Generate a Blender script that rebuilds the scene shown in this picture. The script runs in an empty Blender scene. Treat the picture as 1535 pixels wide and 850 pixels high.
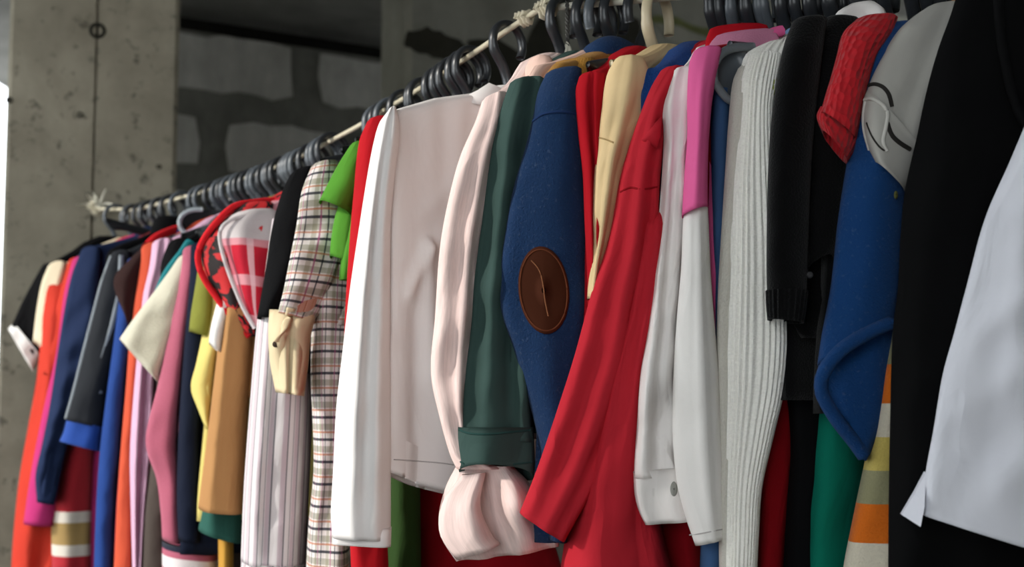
import bpy, bmesh, math, random
from mathutils import Vector, noise
C = bpy.context.scene.collection
rnd = random.Random(7)

# ---------------------------------------------------------------- camera, sky, sun, exposure
W_, H_, F = 1535.0, 850.0, 2000.0
PITCH = math.atan(175 / F)
CAMZ = 1.2
cd = bpy.data.cameras.new('camera'); cam = bpy.data.objects.new('camera', cd); C.objects.link(cam)
cam.location = (0, 0, CAMZ); cam.rotation_euler = (math.pi / 2 + PITCH, 0, 0)
cd.sensor_width = 36; cd.lens = 36 * F / W_
cd.dof.use_dof = True; cd.dof.focus_distance = 1.78; cd.dof.aperture_fstop = 4.6
cd.clip_start = .05
bpy.context.scene.camera = cam
world = bpy.data.worlds.new('sky'); bpy.context.scene.world = world; world.use_nodes = True
bg = world.node_tree.nodes['Background']
bg.inputs[0].default_value = (.92, .97, 1.0, 1); bg.inputs[1].default_value = 2.75
sl = bpy.data.lights.new('sun', 'SUN'); sun = bpy.data.objects.new('sun', sl); C.objects.link(sun)
sl.energy = 1.9; sl.angle = math.radians(2.5); sl.color = (1, .95, .87)
SUN_TO = Vector((-.87, -.20, .38)).normalized()
sun.rotation_euler = SUN_TO.to_track_quat('Z', 'Y').to_euler()
vs = bpy.context.scene.view_settings
vs.view_transform = 'Standard'; vs.look = 'None'; vs.gamma = 1; vs.use_curve_mapping = False
vs.exposure = 0.52

# ---------------------------------------------------------------- helpers
CAMP = Vector((0, 0, CAMZ))
FW = Vector((0, math.cos(PITCH), math.sin(PITCH))); UP = Vector((0, -math.sin(PITCH), math.cos(PITCH)))
def ray(px, py): return FW + Vector((1, 0, 0)) * ((px - W_ / 2) / F) + UP * ((H_ / 2 - py) / F)
def P(px, py, Y):
    r = ray(px, py); return CAMP + r * (Y / r.y)
def proj(p):
    q = p - CAMP; d = q.dot(FW)
    return W_ / 2 + F * q.x / d, H_ / 2 - F * q.dot(UP) / d
def onplane(px, py, o, n):
    r = ray(px, py); return CAMP + r * ((o - CAMP).dot(n) / r.dot(n))
def lin(hx):
    r = [int(hx[i:i + 2], 16) / 255 for i in (0, 2, 4)]
    return tuple((c / 12.92 if c <= .04045 else ((c + .055) / 1.055) ** 2.4) for c in r) + (1,)
def catmull(pts, m):
    n = len(pts)
    cen = [((p[0] + p[2]) / 2, (p[1] + p[3]) / 2) for p in pts]
    L = [0]
    for i in range(1, n): L.append(L[-1] + max(2, math.dist(cen[i], cen[i - 1]) + .25 * (math.dist(pts[i][:2], pts[i - 1][:2]) + math.dist(pts[i][2:4], pts[i - 1][2:4]))))
    out = []
    for k in range(m):
        s = L[-1] * k / (m - 1); i = 0
        while i < n - 2 and s > L[i + 1]: i += 1
        t = (s - L[i]) / (L[i + 1] - L[i]); dl = L[i + 1] - L[i]
        v = []
        for j in range(len(pts[0])):
            p1, p2 = pts[i][j], pts[i + 1][j]
            d1 = (pts[i + 1][j] - pts[i - 1][j]) / (L[i + 1] - L[i - 1]) if i > 0 else (p2 - p1) / dl
            d2 = (pts[i + 2][j] - pts[i][j]) / (L[i + 2] - L[i]) if i < n - 2 else (p2 - p1) / dl
            t2, t3 = t * t, t * t * t
            v.append((2*t3-3*t2+1)*p1 + (t3-2*t2+t)*dl*d1 + (-2*t3+3*t2)*p2 + (t3-t2)*dl*d2)
        out.append(v)
    return out
def mesh(name, verts, faces, mats, parent=None, uvs=None, mi=None, smooth=True):
    me = bpy.data.meshes.new(name)
    off = parent_loc(parent)
    me.from_pydata([tuple(v - off) for v in verts], [], faces)
    if uvs:
        lay = me.uv_layers.new(name='UVMap')
        for lp in me.loops: lay.data[lp.index].uv = uvs[lp.vertex_index]
    for m in (mats if isinstance(mats, (list, tuple)) else [mats]): me.materials.append(m)
    if mi: me.polygons.foreach_set('material_index', mi)
    if smooth: me.polygons.foreach_set('use_smooth', [True] * len(me.polygons))
    me.update()
    o = bpy.data.objects.new(name, me); C.objects.link(o)
    if parent: o.parent = parent
    return o
LOC = {}
def parent_loc(p): return LOC.get(p.name, Vector()) if p else Vector()
def tag(o, label=None, cat=None, group=None, kind=None):
    for k, v in (('label', label), ('category', cat), ('group', group), ('kind', kind)):
        if v: o[k] = v
    return o
def thing(name, label, cat, loc, group=None):
    o = bpy.data.objects.new(name, None); C.objects.link(o); o.location = loc; o.empty_display_size = .05
    LOC[o.name] = Vector(loc); return tag(o, label, cat, group)
def part(o, parent):            # a mesh already built at parent's offset that also acts as parent
    LOC[o.name] = parent_loc(parent); return o
def loft(name, rings, mats, parent=None, cap0=True, cap1=True, mi_rows=None, uv=None, closed=False):
    n = len(rings[0]); V = [p for r in rings for p in r]; Fc = []; mi = []
    for i in range(len(rings) - 1):
        for j in range(n):
            k = (j + 1) % n
            Fc.append((i*n+j, i*n+k, (i+1)*n+k, (i+1)*n+j)); mi.append(mi_rows[i] if mi_rows else 0)
    if cap0: Fc.append(tuple(range(n))); mi.append(mi_rows[0] if mi_rows else 0)
    if cap1: b = (len(rings)-1)*n; Fc.append(tuple(b + j for j in reversed(range(n)))); mi.append(mi_rows[-1] if mi_rows else 0)
    return mesh(name, V, Fc, mats, parent, uv, mi)
def sweep(name, pts, rad, mat, parent=None, n=8, flat=None, side=None):
    """tube along pts; rad scalar or list; flat = (rx, rz) with 'side' the constant sideways axis"""
    rings = []
    for i, p in enumerate(pts):
        t = (pts[min(i+1, len(pts)-1)] - pts[max(i-1, 0)]).normalized()
        s = side if side else (t.cross(Vector((0, 0, 1))) if abs(t.z) < .95 else t.cross(Vector((0, 1, 0)))).normalized()
        w = t.cross(s).normalized(); s = w.cross(t).normalized()
        r = rad[i] if isinstance(rad, list) else rad
        a, b = (flat[0] * r, flat[1] * r) if flat else (r, r)
        rings.append([p + s * a * math.cos(2*math.pi*j/n) + w * b * math.sin(2*math.pi*j/n) for j in range(n)])
    return loft(name, rings, mat, parent)
def box(name, lo, hi, mat, parent=None):
    (x0, y0, z0), (x1, y1, z1) = lo, hi
    V = [Vector(p) for p in ((x0,y0,z0),(x1,y0,z0),(x1,y1,z0),(x0,y1,z0),(x0,y0,z1),(x1,y0,z1),(x1,y1,z1),(x0,y1,z1))]
    return mesh(name, V, [(0,3,2,1),(4,5,6,7),(0,1,5,4),(1,2,6,5),(2,3,7,6),(3,0,4,7)], mat, parent, smooth=False)
def spline(pts, k=6):
    out = []
    for i in range(len(pts) - 1):
        p0, p1, p2, p3 = pts[max(i-1,0)], pts[i], pts[i+1], pts[min(i+2, len(pts)-1)]
        for j in range(k):
            t = j / k
            out.append(.5*((2*p1)+(p2-p0)*t+(2*p0-5*p1+4*p2-p3)*t*t+(3*p1-p0-3*p2+p3)*t*t*t))
    out.append(pts[-1]); return out

# ---------------------------------------------------------------- materials
def newmat(name):
    m = bpy.data.materials.new(name); m.use_nodes = True
    nt = m.node_tree; return m, nt, nt.nodes['Principled BSDF']
def N(nt, t, **kw):
    n = nt.nodes.new(t)
    for k, v in kw.items(): setattr(n, k, v)
    return n
def mathn(nt, op, a, b=None, c=None):
    n = N(nt, 'ShaderNodeMath', operation=op)
    for i, v in enumerate((a, b, c)):
        if v is None: continue
        if isinstance(v, (int, float)): n.inputs[i].default_value = v
        else: nt.links.new(v, n.inputs[i])
    return n.outputs[0]
def mixc(nt, f, a, b, blend='MIX'):
    n = N(nt, 'ShaderNodeMix', data_type='RGBA', blend_type=blend)
    for i, v in ((0, f), (6, a), (7, b)):
        if isinstance(v, (int, float, tuple)): n.inputs[i].default_value = v
        else: nt.links.new(v, n.inputs[i])
    return n.outputs[2]
def noi(nt, vec, scale, detail=3, rough=.55, dist=0):
    n = N(nt, 'ShaderNodeTexNoise'); n.inputs['Scale'].default_value = scale; n.inputs['Detail'].default_value = detail
    n.inputs['Roughness'].default_value = rough; n.inputs['Distortion'].default_value = dist
    nt.links.new(vec, n.inputs['Vector']); return n.outputs[0]
def mapping(nt, vec, sc, rot=(0,0,0)):
    n = N(nt, 'ShaderNodeMapping'); n.inputs['Scale'].default_value = sc; n.inputs['Rotation'].default_value = rot
    nt.links.new(vec, n.inputs[0]); return n.outputs[0]
def bump(nt, h, strength, dist, prev=None):
    n = N(nt, 'ShaderNodeBump'); n.inputs['Strength'].default_value = strength; n.inputs['Distance'].default_value = dist
    nt.links.new(h, n.inputs['Height'])
    if prev: nt.links.new(prev, n.inputs['Normal'])
    return n.outputs[0]
def stripe(nt, x, period, width, off=0.):
    """1 inside a stripe of `width` metres repeated every `period` metres along x"""
    f = mathn(nt, 'FRACT', mathn(nt, 'ADD', mathn(nt, 'DIVIDE', x, period), off))
    return mathn(nt, 'LESS_THAN', f, width / period)
def fab(name, hx, kind='cotton', stripes=None, var=.05, rough=.9, sheen=.0, wr=.5):
    """stripes: list of (axis 'u'/'v', period, width, offset, hex, opacity)"""
    m, nt, b = newmat(name)
    tc = N(nt, 'ShaderNodeTexCoord'); uv = tc.outputs['UV']; ob = tc.outputs['Object']
    sep = N(nt, 'ShaderNodeSeparateXYZ'); nt.links.new(uv, sep.inputs[0])
    col = N(nt, 'ShaderNodeRGB'); col.outputs[0].default_value = lin(hx); c = col.outputs[0]
    for ax, per, wd, off, hc, op in (stripes or []):
        s = stripe(nt, sep.outputs[0 if ax == 'u' else 1], per, wd, off)
        c = mixc(nt, mathn(nt, 'MULTIPLY', s, op), c, lin(hc))
    n1 = noi(nt, ob, 7, 2)
    c = mixc(nt, var * 2, c, mixc(nt, 1.0, c, N_ramp(nt, n1), 'MULTIPLY'))
    b.inputs['Roughness'].default_value = rough
    b.inputs['Specular IOR Level'].default_value = .1
    nb = None
    if kind in ('cotton', 'linen', 'crisp'):
        w = noi(nt, mapping(nt, uv, (1, .45, 1), (0, 0, .5)), 16, 3, .5, .6)
        nb = bump(nt, w, wr, .010)
        cz_ = noi(nt, mapping(nt, uv, (1, .55, 1), (0, 0, .7)), 7, 2, .5, .4)
        cr_ = mathn(nt, 'ABSOLUTE', mathn(nt, 'SUBTRACT', cz_, .5)); cs_ = mathn(nt, 'MINIMUM', mathn(nt, 'MULTIPLY', cr_, 14), 1.0)
        nb = bump(nt, cs_, .55 * wr, .004, nb)
        nb = bump(nt, noi(nt, uv, 900, 1), .12, .001, nb)
    if kind == 'linen':
        s = noi(nt, mapping(nt, uv, (1, .07, 1)), 420, 2)
        c = mixc(nt, .34, c, mixc(nt, 1.0, c, N_ramp(nt, s, .3, .7), 'MULTIPLY'))
    if kind == 'fleece':
        s = noi(nt, ob, 260, 4, .7); nb = bump(nt, s, .8, .004)
        p = noi(nt, ob, 210, 3, .6); pr = N(nt, 'ShaderNodeValToRGB'); nt.links.new(p, pr.inputs[0])
        pr.color_ramp.elements[0].position = .60; pr.color_ramp.elements[1].position = .72
        c = mixc(nt, mathn(nt, 'MULTIPLY', pr.outputs[0], .045), c, (.55, .65, .8, 1))
        nb = bump(nt, pr.outputs[0], .35, .003, nb); sheen = .05
    if kind == 'knit':
        w1 = noi(nt, mapping(nt, uv, (1, 1, 1)), 330, 2, .6); nb = bump(nt, w1, .6, .003); sheen = .1
        c = mixc(nt, .2, c, mixc(nt, 1.0, c, N_ramp(nt, w1, .3, .7), 'MULTIPLY'))
    if kind == 'chunky':
        vo = N(nt, 'ShaderNodeTexVoronoi'); vo.inputs['Scale'].default_value = 125; vo.inputs['Randomness'].default_value = .6
        nt.links.new(mapping(nt, uv, (1, .7, 1)), vo.inputs[0])
        inv = mathn(nt, 'SUBTRACT', 1, vo.outputs[0])
        nb = bump(nt, inv, 1., .006); sheen = .1
    if kind == 'mesh':
        nb = bump(nt, noi(nt, uv, 500, 1), .5, .002)
    if nb: nt.links.new(nb, b.inputs['Normal'])
    b.inputs['Sheen Weight'].default_value = sheen
    nt.links.new(c, b.inputs['Base Color'])
    return m
def N_ramp(nt, f, lo=.25, hi=.75):
    r = N(nt, 'ShaderNodeValToRGB'); nt.links.new(f, r.inputs[0])
    r.color_ramp.elements[0].position = lo; r.color_ramp.elements[1].position = hi
    r.color_ramp.elements[0].color = (.55, .55, .55, 1); return r.outputs[0]
def plastic(name, hx, rough=.32):
    m, nt, b = newmat(name); tc = N(nt, 'ShaderNodeTexCoord')
    c = mixc(nt, .25, lin(hx), mixc(nt, 1., lin(hx), N_ramp(nt, noi(nt, tc.outputs['Object'], 60, 2)), 'MULTIPLY'))
    nt.links.new(c, b.inputs['Base Color']); b.inputs['Roughness'].default_value = rough
    return m
def concrete(name, hx, dark, scale=1.0, bmp=.5, pits=True):
    m, nt, b = newmat(name); tc = N(nt, 'ShaderNodeTexCoord'); ob = tc.outputs['Object']
    n1 = noi(nt, ob, 3.2 * scale, 8, .62, .3); n2 = noi(nt, mapping(nt, ob, (1, 1, .3)), 9 * scale, 6, .6)
    r1 = N(nt, 'ShaderNodeValToRGB'); nt.links.new(n1, r1.inputs[0]); r1.color_ramp.elements[0].position = .32; r1.color_ramp.elements[1].position = .66
    c = mixc(nt, r1.outputs[0], lin(dark), lin(hx))
    c = mixc(nt, .45, c, mixc(nt, 1., c, N_ramp(nt, n2, .3, .7), 'MULTIPLY'))
    nb = bump(nt, n1, bmp, .01)
    if pits:
        n3 = noi(nt, ob, 26 * scale, 5, .65)
        r3 = N(nt, 'ShaderNodeValToRGB'); nt.links.new(n3, r3.inputs[0]); r3.color_ramp.elements[0].position = .33; r3.color_ramp.elements[1].position = .42
        c = mixc(nt, mathn(nt, 'MULTIPLY', mathn(nt, 'SUBTRACT', 1, r3.outputs[0]), .55), c, lin('2b2a24'))
        nb = bump(nt, r3.outputs[0], .3, .006, nb)
    nt.links.new(c, b.inputs['Base Color']); nt.links.new(nb, b.inputs['Normal']); b.inputs['Roughness'].default_value = .95
    b.inputs['Specular IOR Level'].default_value = .15
    return m

M_col = concrete('column_concrete', 'a29b8a','7d7667')
M_ceil = concrete('ceiling_concrete', '8d8c88', '74736f', .7, .3, False)
M_block = concrete('aerated_block', 'b9b7b0', 'a8a69f', 2, .3, False)
M_mort = concrete('grey_mortar', '77766f', '65655e', 2, .5, False)
M_plast = concrete('wall_plaster', '8f8e85', '7a796f', 1.3, .3, False)
M_fill_wall = concrete('light_fill_plaster', 'd2d0ca', 'bfbdb6', 1.3, .3, False)  # pale so the added right and rear walls bounce fill light
M_floor = concrete('floor_concrete', '85837a', '6a685f')
M_dark = concrete('mortar_dark', '36352d', '2a2922', 2, .5, False)
M_rope = fab('rope_cotton', 'cfc6ad', 'knit'); M_white_rod = fab('rope_white', 'dcd8c8', 'knit')
M_hang = plastic('hanger_plastic', '26292d', .34); M_hang_g = plastic('hanger_plastic_grey', '4d5359', .38); M_hang_c = plastic('hanger_plastic_cream', 'cdbf9f', .4)
M_steel = plastic('steel', '6f6f6c', .4)

# ---------------------------------------------------------------- clothes line geometry
A0, A1, B2 = P(140, 313, 4.02), P(820, 5, 1.97), P(1760, -78, 1.72)
RZ = 1.79
for v in (A0, A1, B2): v.z = RZ
LA, LB = (A1 - A0).length, (B2 - A1).length
UA, UB = Vector((-.847, -.53, 0)), Vector((-.5, -.866, 0))
SAG = [(-200,313),(140,313),(205,314),(300,289),(400,256),(460,231),(540,188),(630,133),(707,82),(770,39),(822,5)]
def flat_rail(s): return A0.lerp(A1, s / LA) if s <= LA else A1.lerp(B2, (s - LA) / LB)
def rail(s):        # the rope sags under the clothes between the column and the knot
    p = flat_rail(s)
    if s < LA:
        x = proj(p)[0]
        for (x0, y0), (x1, y1) in zip(SAG, SAG[1:]):
            if x0 <= x <= x1: p.z = P(x, y0 + (y1 - y0) * (x - x0) / (x1 - x0), p.y).z; break
    return p
A0.z = P(140, 313, 4.02).z
def udir(s):
    t = min(1, max(0, (s - LA + .35) / .5)); return UA.lerp(UB, t).normalized()
def solve(sx, hw, z):
    lo, hi = -.25, LA + LB + .3
    for _ in range(40):
        mid = (lo + hi) / 2; p = rail(mid) + udir(mid) * hw; p.z = z
        if proj(p)[0] < sx: lo = mid
        else: hi = mid
    return lo

# ---------------------------------------------------------------- room
BU = Vector((.847, .53, 0)).normalized(); BN = Vector((.53, -.847, 0)).normalized()
floor = tag(box('floor', (-7, -4, -.12), (7, 11, 0), M_floor), kind='structure')
CEIL = 3.17
ceil = tag(box('ceiling', (-3.2, -2.2, CEIL), (7, 11, CEIL + .2), M_ceil), kind='structure')
# back wall of blocks
WO = P(265, 300, 6.5); WO.z = 0
def wallslab(name, o, a0, a1, z0, z1, th, mat):
    V = []
    for z in (z0, z1):
        for a, t in ((a0, 0), (a1, 0), (a1, th), (a0, th)): V.append(o + BU * a - BN * t + Vector((0, 0, z)))
    return mesh(name, V, [(0,3,2,1),(4,5,6,7),(0,1,5,4),(1,2,6,5),(2,3,7,6),(3,0,4,7)], mat, smooth=False)
wb = tag(wallslab('wall_back', WO, -.45, 4.5, 0, CEIL - .13, .2, M_mort), kind='structure')
tag(wallslab('gap_shade_strip', WO - BN * .22, -.45, 4.5, CEIL - .16, CEIL - .002, .04, concrete('gap_shade', '24231f', '191815', 2, .3, False)), kind='structure')   # recessed strip coloured dark for the shade in the gap above the blocks
def slab_poly(name, pts, n, th, mat, parent):
    k = len(pts); V = [p - n * .002 for p in pts] + [p + n * th for p in pts]
    cf = sum(pts, Vector()) / k + n * (th + .001); V.append(cf)
    Fc = [(k + i, k + (i + 1) % k, 2 * k) for i in range(k)] + [(i, (i + 1) % k, k + (i + 1) % k, k + i) for i in range(k)]
    return mesh(name, V, Fc, mat, parent, smooth=False)
def irregular(o, a0, a1, z0, z1, jit, rr, step=.09):
    pts = []
    def seg(p, q):
        d = math.dist(p, q); m = max(2, int(d / step))
        for i in range(m):
            t = i / m; pts.append((p[0] + (q[0]-p[0])*t + rr.uniform(-jit, jit), p[1] + (q[1]-p[1])*t + rr.uniform(-jit, jit)))
    c = .02
    for p, q in (((a0+c, z0), (a1-c, z0)), ((a1, z0+c), (a1, z1-c)), ((a1-c, z1), (a0+c, z1)), ((a0, z1-c), (a0, z0+c))): seg(p, q)
    return [o + BU * a + Vector((0, 0, z)) for a, z in pts]
rr = random.Random(3)
# rows of blocks: matched to the joints seen above the line
def wa(px): return (onplane(px, 150, WO, BN) - WO).dot(BU)
def wz(py): return onplane(300, py, WO, BN).z
wtop = CEIL - .135; z2, z3, z4 = wz(134), wz(176), wz(252)
ROWS = [(z2, wtop - .012, [(-.44, wa(436)), (wa(476), wa(640)), (wa(676), wa(840))]),
        (z4, z3, [(-.44, wa(299)), (wa(342), wa(494)), (wa(532), wa(690)), (wa(726), wa(880))])]
for k in range(6): ROWS.append((z4 - .39 * (k + 1) + .0, z4 - .39 * (k + 1) + .27, [(-.44 + m_ * .62 - (k % 2) * .0, -.44 + m_ * .62 + .5) for m_ in range(5)]))
for za, zb, cols in ROWS:
    for a0, a1 in cols: slab_poly('block', irregular(WO, a0, a1, za, zb, .014, rr), BN, .014, M_block, wb)
# partition in front of it, its end face seen as a pale post
PO = P(605, 300, 5.2); PO.z = 0
pw = tag(wallslab('wall_partition', PO, 0, 4.2, 0, CEIL - .001, .19, M_plast), kind='structure')
M_edge = concrete('pilaster_concrete', 'a19f92', '8a887b', 1, .3, False)
V = []
for z in (0, CEIL - .002):
    for a, t in ((-.006, -.006), (.03, -.006), (.03, .196), (-.006, .196)): V.append(PO + BU * a - BN * t + Vector((0, 0, z)))
tag(mesh('trim_2', V, [(0,3,2,1),(4,5,6,7),(0,1,5,4),(1,2,6,5),(2,3,7,6),(3,0,4,7)], M_edge, smooth=False), kind='structure')
def patch(pix, mat, th=.006, name='mortar_patch'):
    pts = [onplane(x, y, PO, BN) for x, y in pix]
    sm = []
    for i in range(len(pts)):
        p, q = pts[i], pts[(i + 1) % len(pts)]
        for t in (0, .33, .66): sm.append(p.lerp(q, t) + BU * rr.uniform(-.008, .008) + Vector((0, 0, rr.uniform(-.008, .008))))
    cc = sum(sm, Vector()) / len(sm)
    slab_poly(name, sm, BN, th, mat, pw)
patch([(608,46),(640,42),(668,50),(690,60),(702,80),(690,92),(660,90),(630,80),(606,72)], M_dark)
patch([(700,60),(742,58),(770,92),(790,62),(815,18),(835,15),(840,60),(834,110),(800,150),(740,150),(715,120)], M_dark)
patch([(868,18),(915,14),(958,30),(958,62),(945,80),(915,70),(890,40),(868,34)], M_dark)
patch([(608,250),(660,240),(700,255),(690,290),(640,300),(608,290)], M_dark)
M_moss = concrete('greenish_stain', '6b6f45', '595c3c', 2, .3, False); M_pale = concrete('pale_plaster', '97958a', '86847a', 1.5, .3, False)
patch([(985,36),(1010,34),(1045,50),(1080,62),(1080,90),(1040,84),(1000,60)], M_pale, .008, 'plaster_patch')
patch([(975,24),(1010,26),(1050,42),(1085,54),(1085,63),(1045,52),(1010,36),(975,34)], M_moss, .012, 'stained_edge')
# column at the far end of the line
cy = 4.12
CE = Vector((.97, .245, 0)).normalized(); CN = Vector((.245, -.97, 0)).normalized()     # along the face / out of it
CR = P(263, 300, cy); CR.z = 0
def colx(px): return (onplane(px, 300, CR, CN) - CR).dot(CE)
cx0, gx, cx1 = colx(5), colx(139), 0
co = CR + CE * cx0 / 2 - CN * .25
col = thing('column', 'rough grey concrete column with a vertical joint behind the far end of the line', 'column', (co.x, co.y, 0))
def colhalf(x0, x1, xa):
    b = .012; pr = [(x0 + (b if not xa else .005), 0), (x1 - (.005 if not xa else b), 0), (x1, b if xa else .012), (x1, .5), (x0, .5), (x0, b if not xa else .012)]
    V = [CR + CE * x - CN * y + Vector((0, 0, z)) for z in (0, CEIL - .003) for x, y in pr]; n = 6
    Fc = [(i, (i+1)%n, n+(i+1)%n, n+i) for i in range(n)] + [tuple(reversed(range(n))), tuple(range(n, 2*n))]
    return mesh('formwork_face', V, Fc, M_col, col, smooth=False)
colhalf(cx0, gx, False); colhalf(gx, cx1, True)
for hx_, hy_, hr in ((146, 46, .02), (120, 172, .007), (238, 250, .006), (14, 150, .008)):
    c = onplane(hx_, hy_, CR, CN); ring = []
    for r_, o_ in ((1.3, .001), (1.1, .004), (.8, .002), (.55, -.004)):
        ring.append([c + CE * (hr * r_ * math.cos(t * math.pi / 8)) + CN * o_ + Vector((0, 0, hr * r_ * math.sin(t * math.pi / 8))) for t in range(16)])
    loft('tie_hole', ring, M_dark, col, cap0=False)
# unseen walls added to block and bounce light; left gap lets the sun through
tag(box('sun_block_left', (-3.1, -2.2, 0), (-2.95, .98, CEIL - .001), M_plast), kind='structure')
tag(box('sun_block_left', (-3.1, 3.62, 0), (-2.95, 6.6, CEIL - .001), M_plast), kind='structure')
tag(box('light_block_right', (2.6, -2.2, 0), (2.75, 6.0, CEIL - .001), M_fill_wall), kind='structure')
tag(box('light_block_rear', (-.35, -2.35, 0), (2.6, -2.2, CEIL - .001), M_fill_wall), kind='structure')

# ---------------------------------------------------------------- the line itself
line = thing('clothes_line', 'pale rope stretched from concrete column and carrying the hangers', 'rope', (A1.x, A1.y, RZ))
sweep('rope', [rail(LA * i / 60 - (1e-4 if i == 60 else 0)) for i in range(61)], .0045, M_rope, line, 8)
sweep('rope', [A1.lerp(B2, i / 20) for i in range(21)], .0058, M_white_rod, line, 8)
def knot(c, ax, r, turns, seed, mat, nm='knot'):
    q = random.Random(seed); pts = []
    s = ax.cross(Vector((0, 0, 1))).normalized()
    for i in range(turns * 10):
        t = i / (turns * 10); a = 2 * math.pi * turns * t
        rr_ = r * (1 + .35 * math.sin(3 * a + q.random()))
        pts.append(c + ax * (t - .5) * r * 3.4 + s * rr_ * math.cos(a) + Vector((0, 0, 1)) * rr_ * math.sin(a))
    sweep(nm, pts, .0042, mat, line, 7)
da = (A1 - A0).normalized(); db = (B2 - A1).normalized()
knot(A1, da, .010, 4, 1, M_rope); knot(A1 - da * .06, da, .008, 3, 4, M_rope)
knot(A0 + da * .03, da, .016, 4, 2, M_rope)
sweep('anchor_hook', [A0 - CN * .035, A0 - CN * .01, A0 + Vector((0, 0, -.012)), A0 + Vector((.012, 0, .004))], .006, M_steel, line, 8)
q = random.Random(5)
for i in range(16):   # frayed strands at the column
    d = Vector((q.uniform(-.6, 1), q.uniform(-1, -.1), q.uniform(-.35, 1.0))).normalized()
    b = A0 + da * q.uniform(.0, .07); l = q.uniform(.03, .06)
    sweep('frayed_strand', [b, b + d * l * .5 + Vector((0, 0, .006)), b + d * l + Vector((0, 0, q.uniform(-.012, .008)))], [.005, .0035, .0015], M_white_rod, line, 6)
sweep('rope_tie', spline([A1 + Vector((0, 0, .004)), A1 + Vector((.006, .0, .03)), A1 + Vector((.004, .02, .3)), A1 + Vector((.0, .03, CEIL - RZ - .01))], 5), .004, M_rope, line, 7)
# twisted cord with a clip
hp = P(850, 2, 1.955); 
cord = thing('hanging_cord', 'dark twisted cord with a pale clip hanging from the white rope', 'cord', P(851, 84, 1.955), None)
for ph in (0, math.pi):
    pts = []
    for i in range(60):
        t = i / 59; a = t * 34 + ph
        pts.append(hp.lerp(P(851, 70, 1.955), t) + Vector((.0018 * math.cos(a), .0018 * math.sin(a), 0)))
    sweep('strand', pts, .0017, plastic('cord_fibre', '4c4a46', .7), cord, 6)
sweep('clip', [P(851, 62, 1.955), P(850, 70, 1.955), P(847, 84, 1.955)], [.002, .004, .0028], M_white_rod, cord, 8)
sweep('clip', [P(851, 66, 1.955), P(853, 72, 1.955), P(856, 85, 1.955)], [.002, .0035, .0026], M_white_rod, cord, 8)

# ---------------------------------------------------------------- hangers
def hanger(H, u, L, drop, label, mat=M_hang, wide=1.0, flip=1, hs=1.0, hr=1.0, kt=15):
    """H on the rope, u along the arms; hook > arms"""
    t = thing('clothes_hanger', label, 'hanger', (H.x, H.y, H.z - .13), 'plastic hangers on the line')
    v = Vector((-u.y, u.x, 0)); Z = Vector((0, 0, 1))
    R = .033 * hr; cz = .0105 - R
    pts = [Vector((0, -.092)), Vector((.002, -.078)), Vector((.012 * hr, -.058 * hr))]
    for k in range(kt):
        th = math.radians(-32 + k * 17.5); pts.append(Vector((R * math.cos(th), cz + R * math.sin(th))))
    path = spline([H + u * p.x * flip + Z * (p.y * hs if p.y < 0 else p.y) for p in pts], 3)
    n = len(path); rad = [.0076 if i < n * .25 else .0068 for i in range(n)]
    sweep('hook', path, rad, mat, t, 8, flat=(1.25, .8), side=v)
    rings = []
    zn = H.z - .090 * hs
    for i in range(25):
        a = -1 + 2 * i / 24; s = abs(a)
        zz = zn + .006 - (s ** 1.25) * (drop - .09 * hs + .004) - .004 * (1 - s)
        hh = (.013 - .004 * s + (.006 * wide * max(0, (s - .7) / .3)))
        ww = .006 + .004 * wide * max(0, (s - .45) / .55)
        if i in (0, 24): hh *= .35; ww *= .4
        c = H + u * a * L; c.z = zz - hh
        rings.append([c + Z * hh * math.cos(2*math.pi*j/12) + v * ww * math.sin(2*math.pi*j/12) for j in range(12)])
    loft('shoulder_bar', rings, mat, t)
    return t

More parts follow.
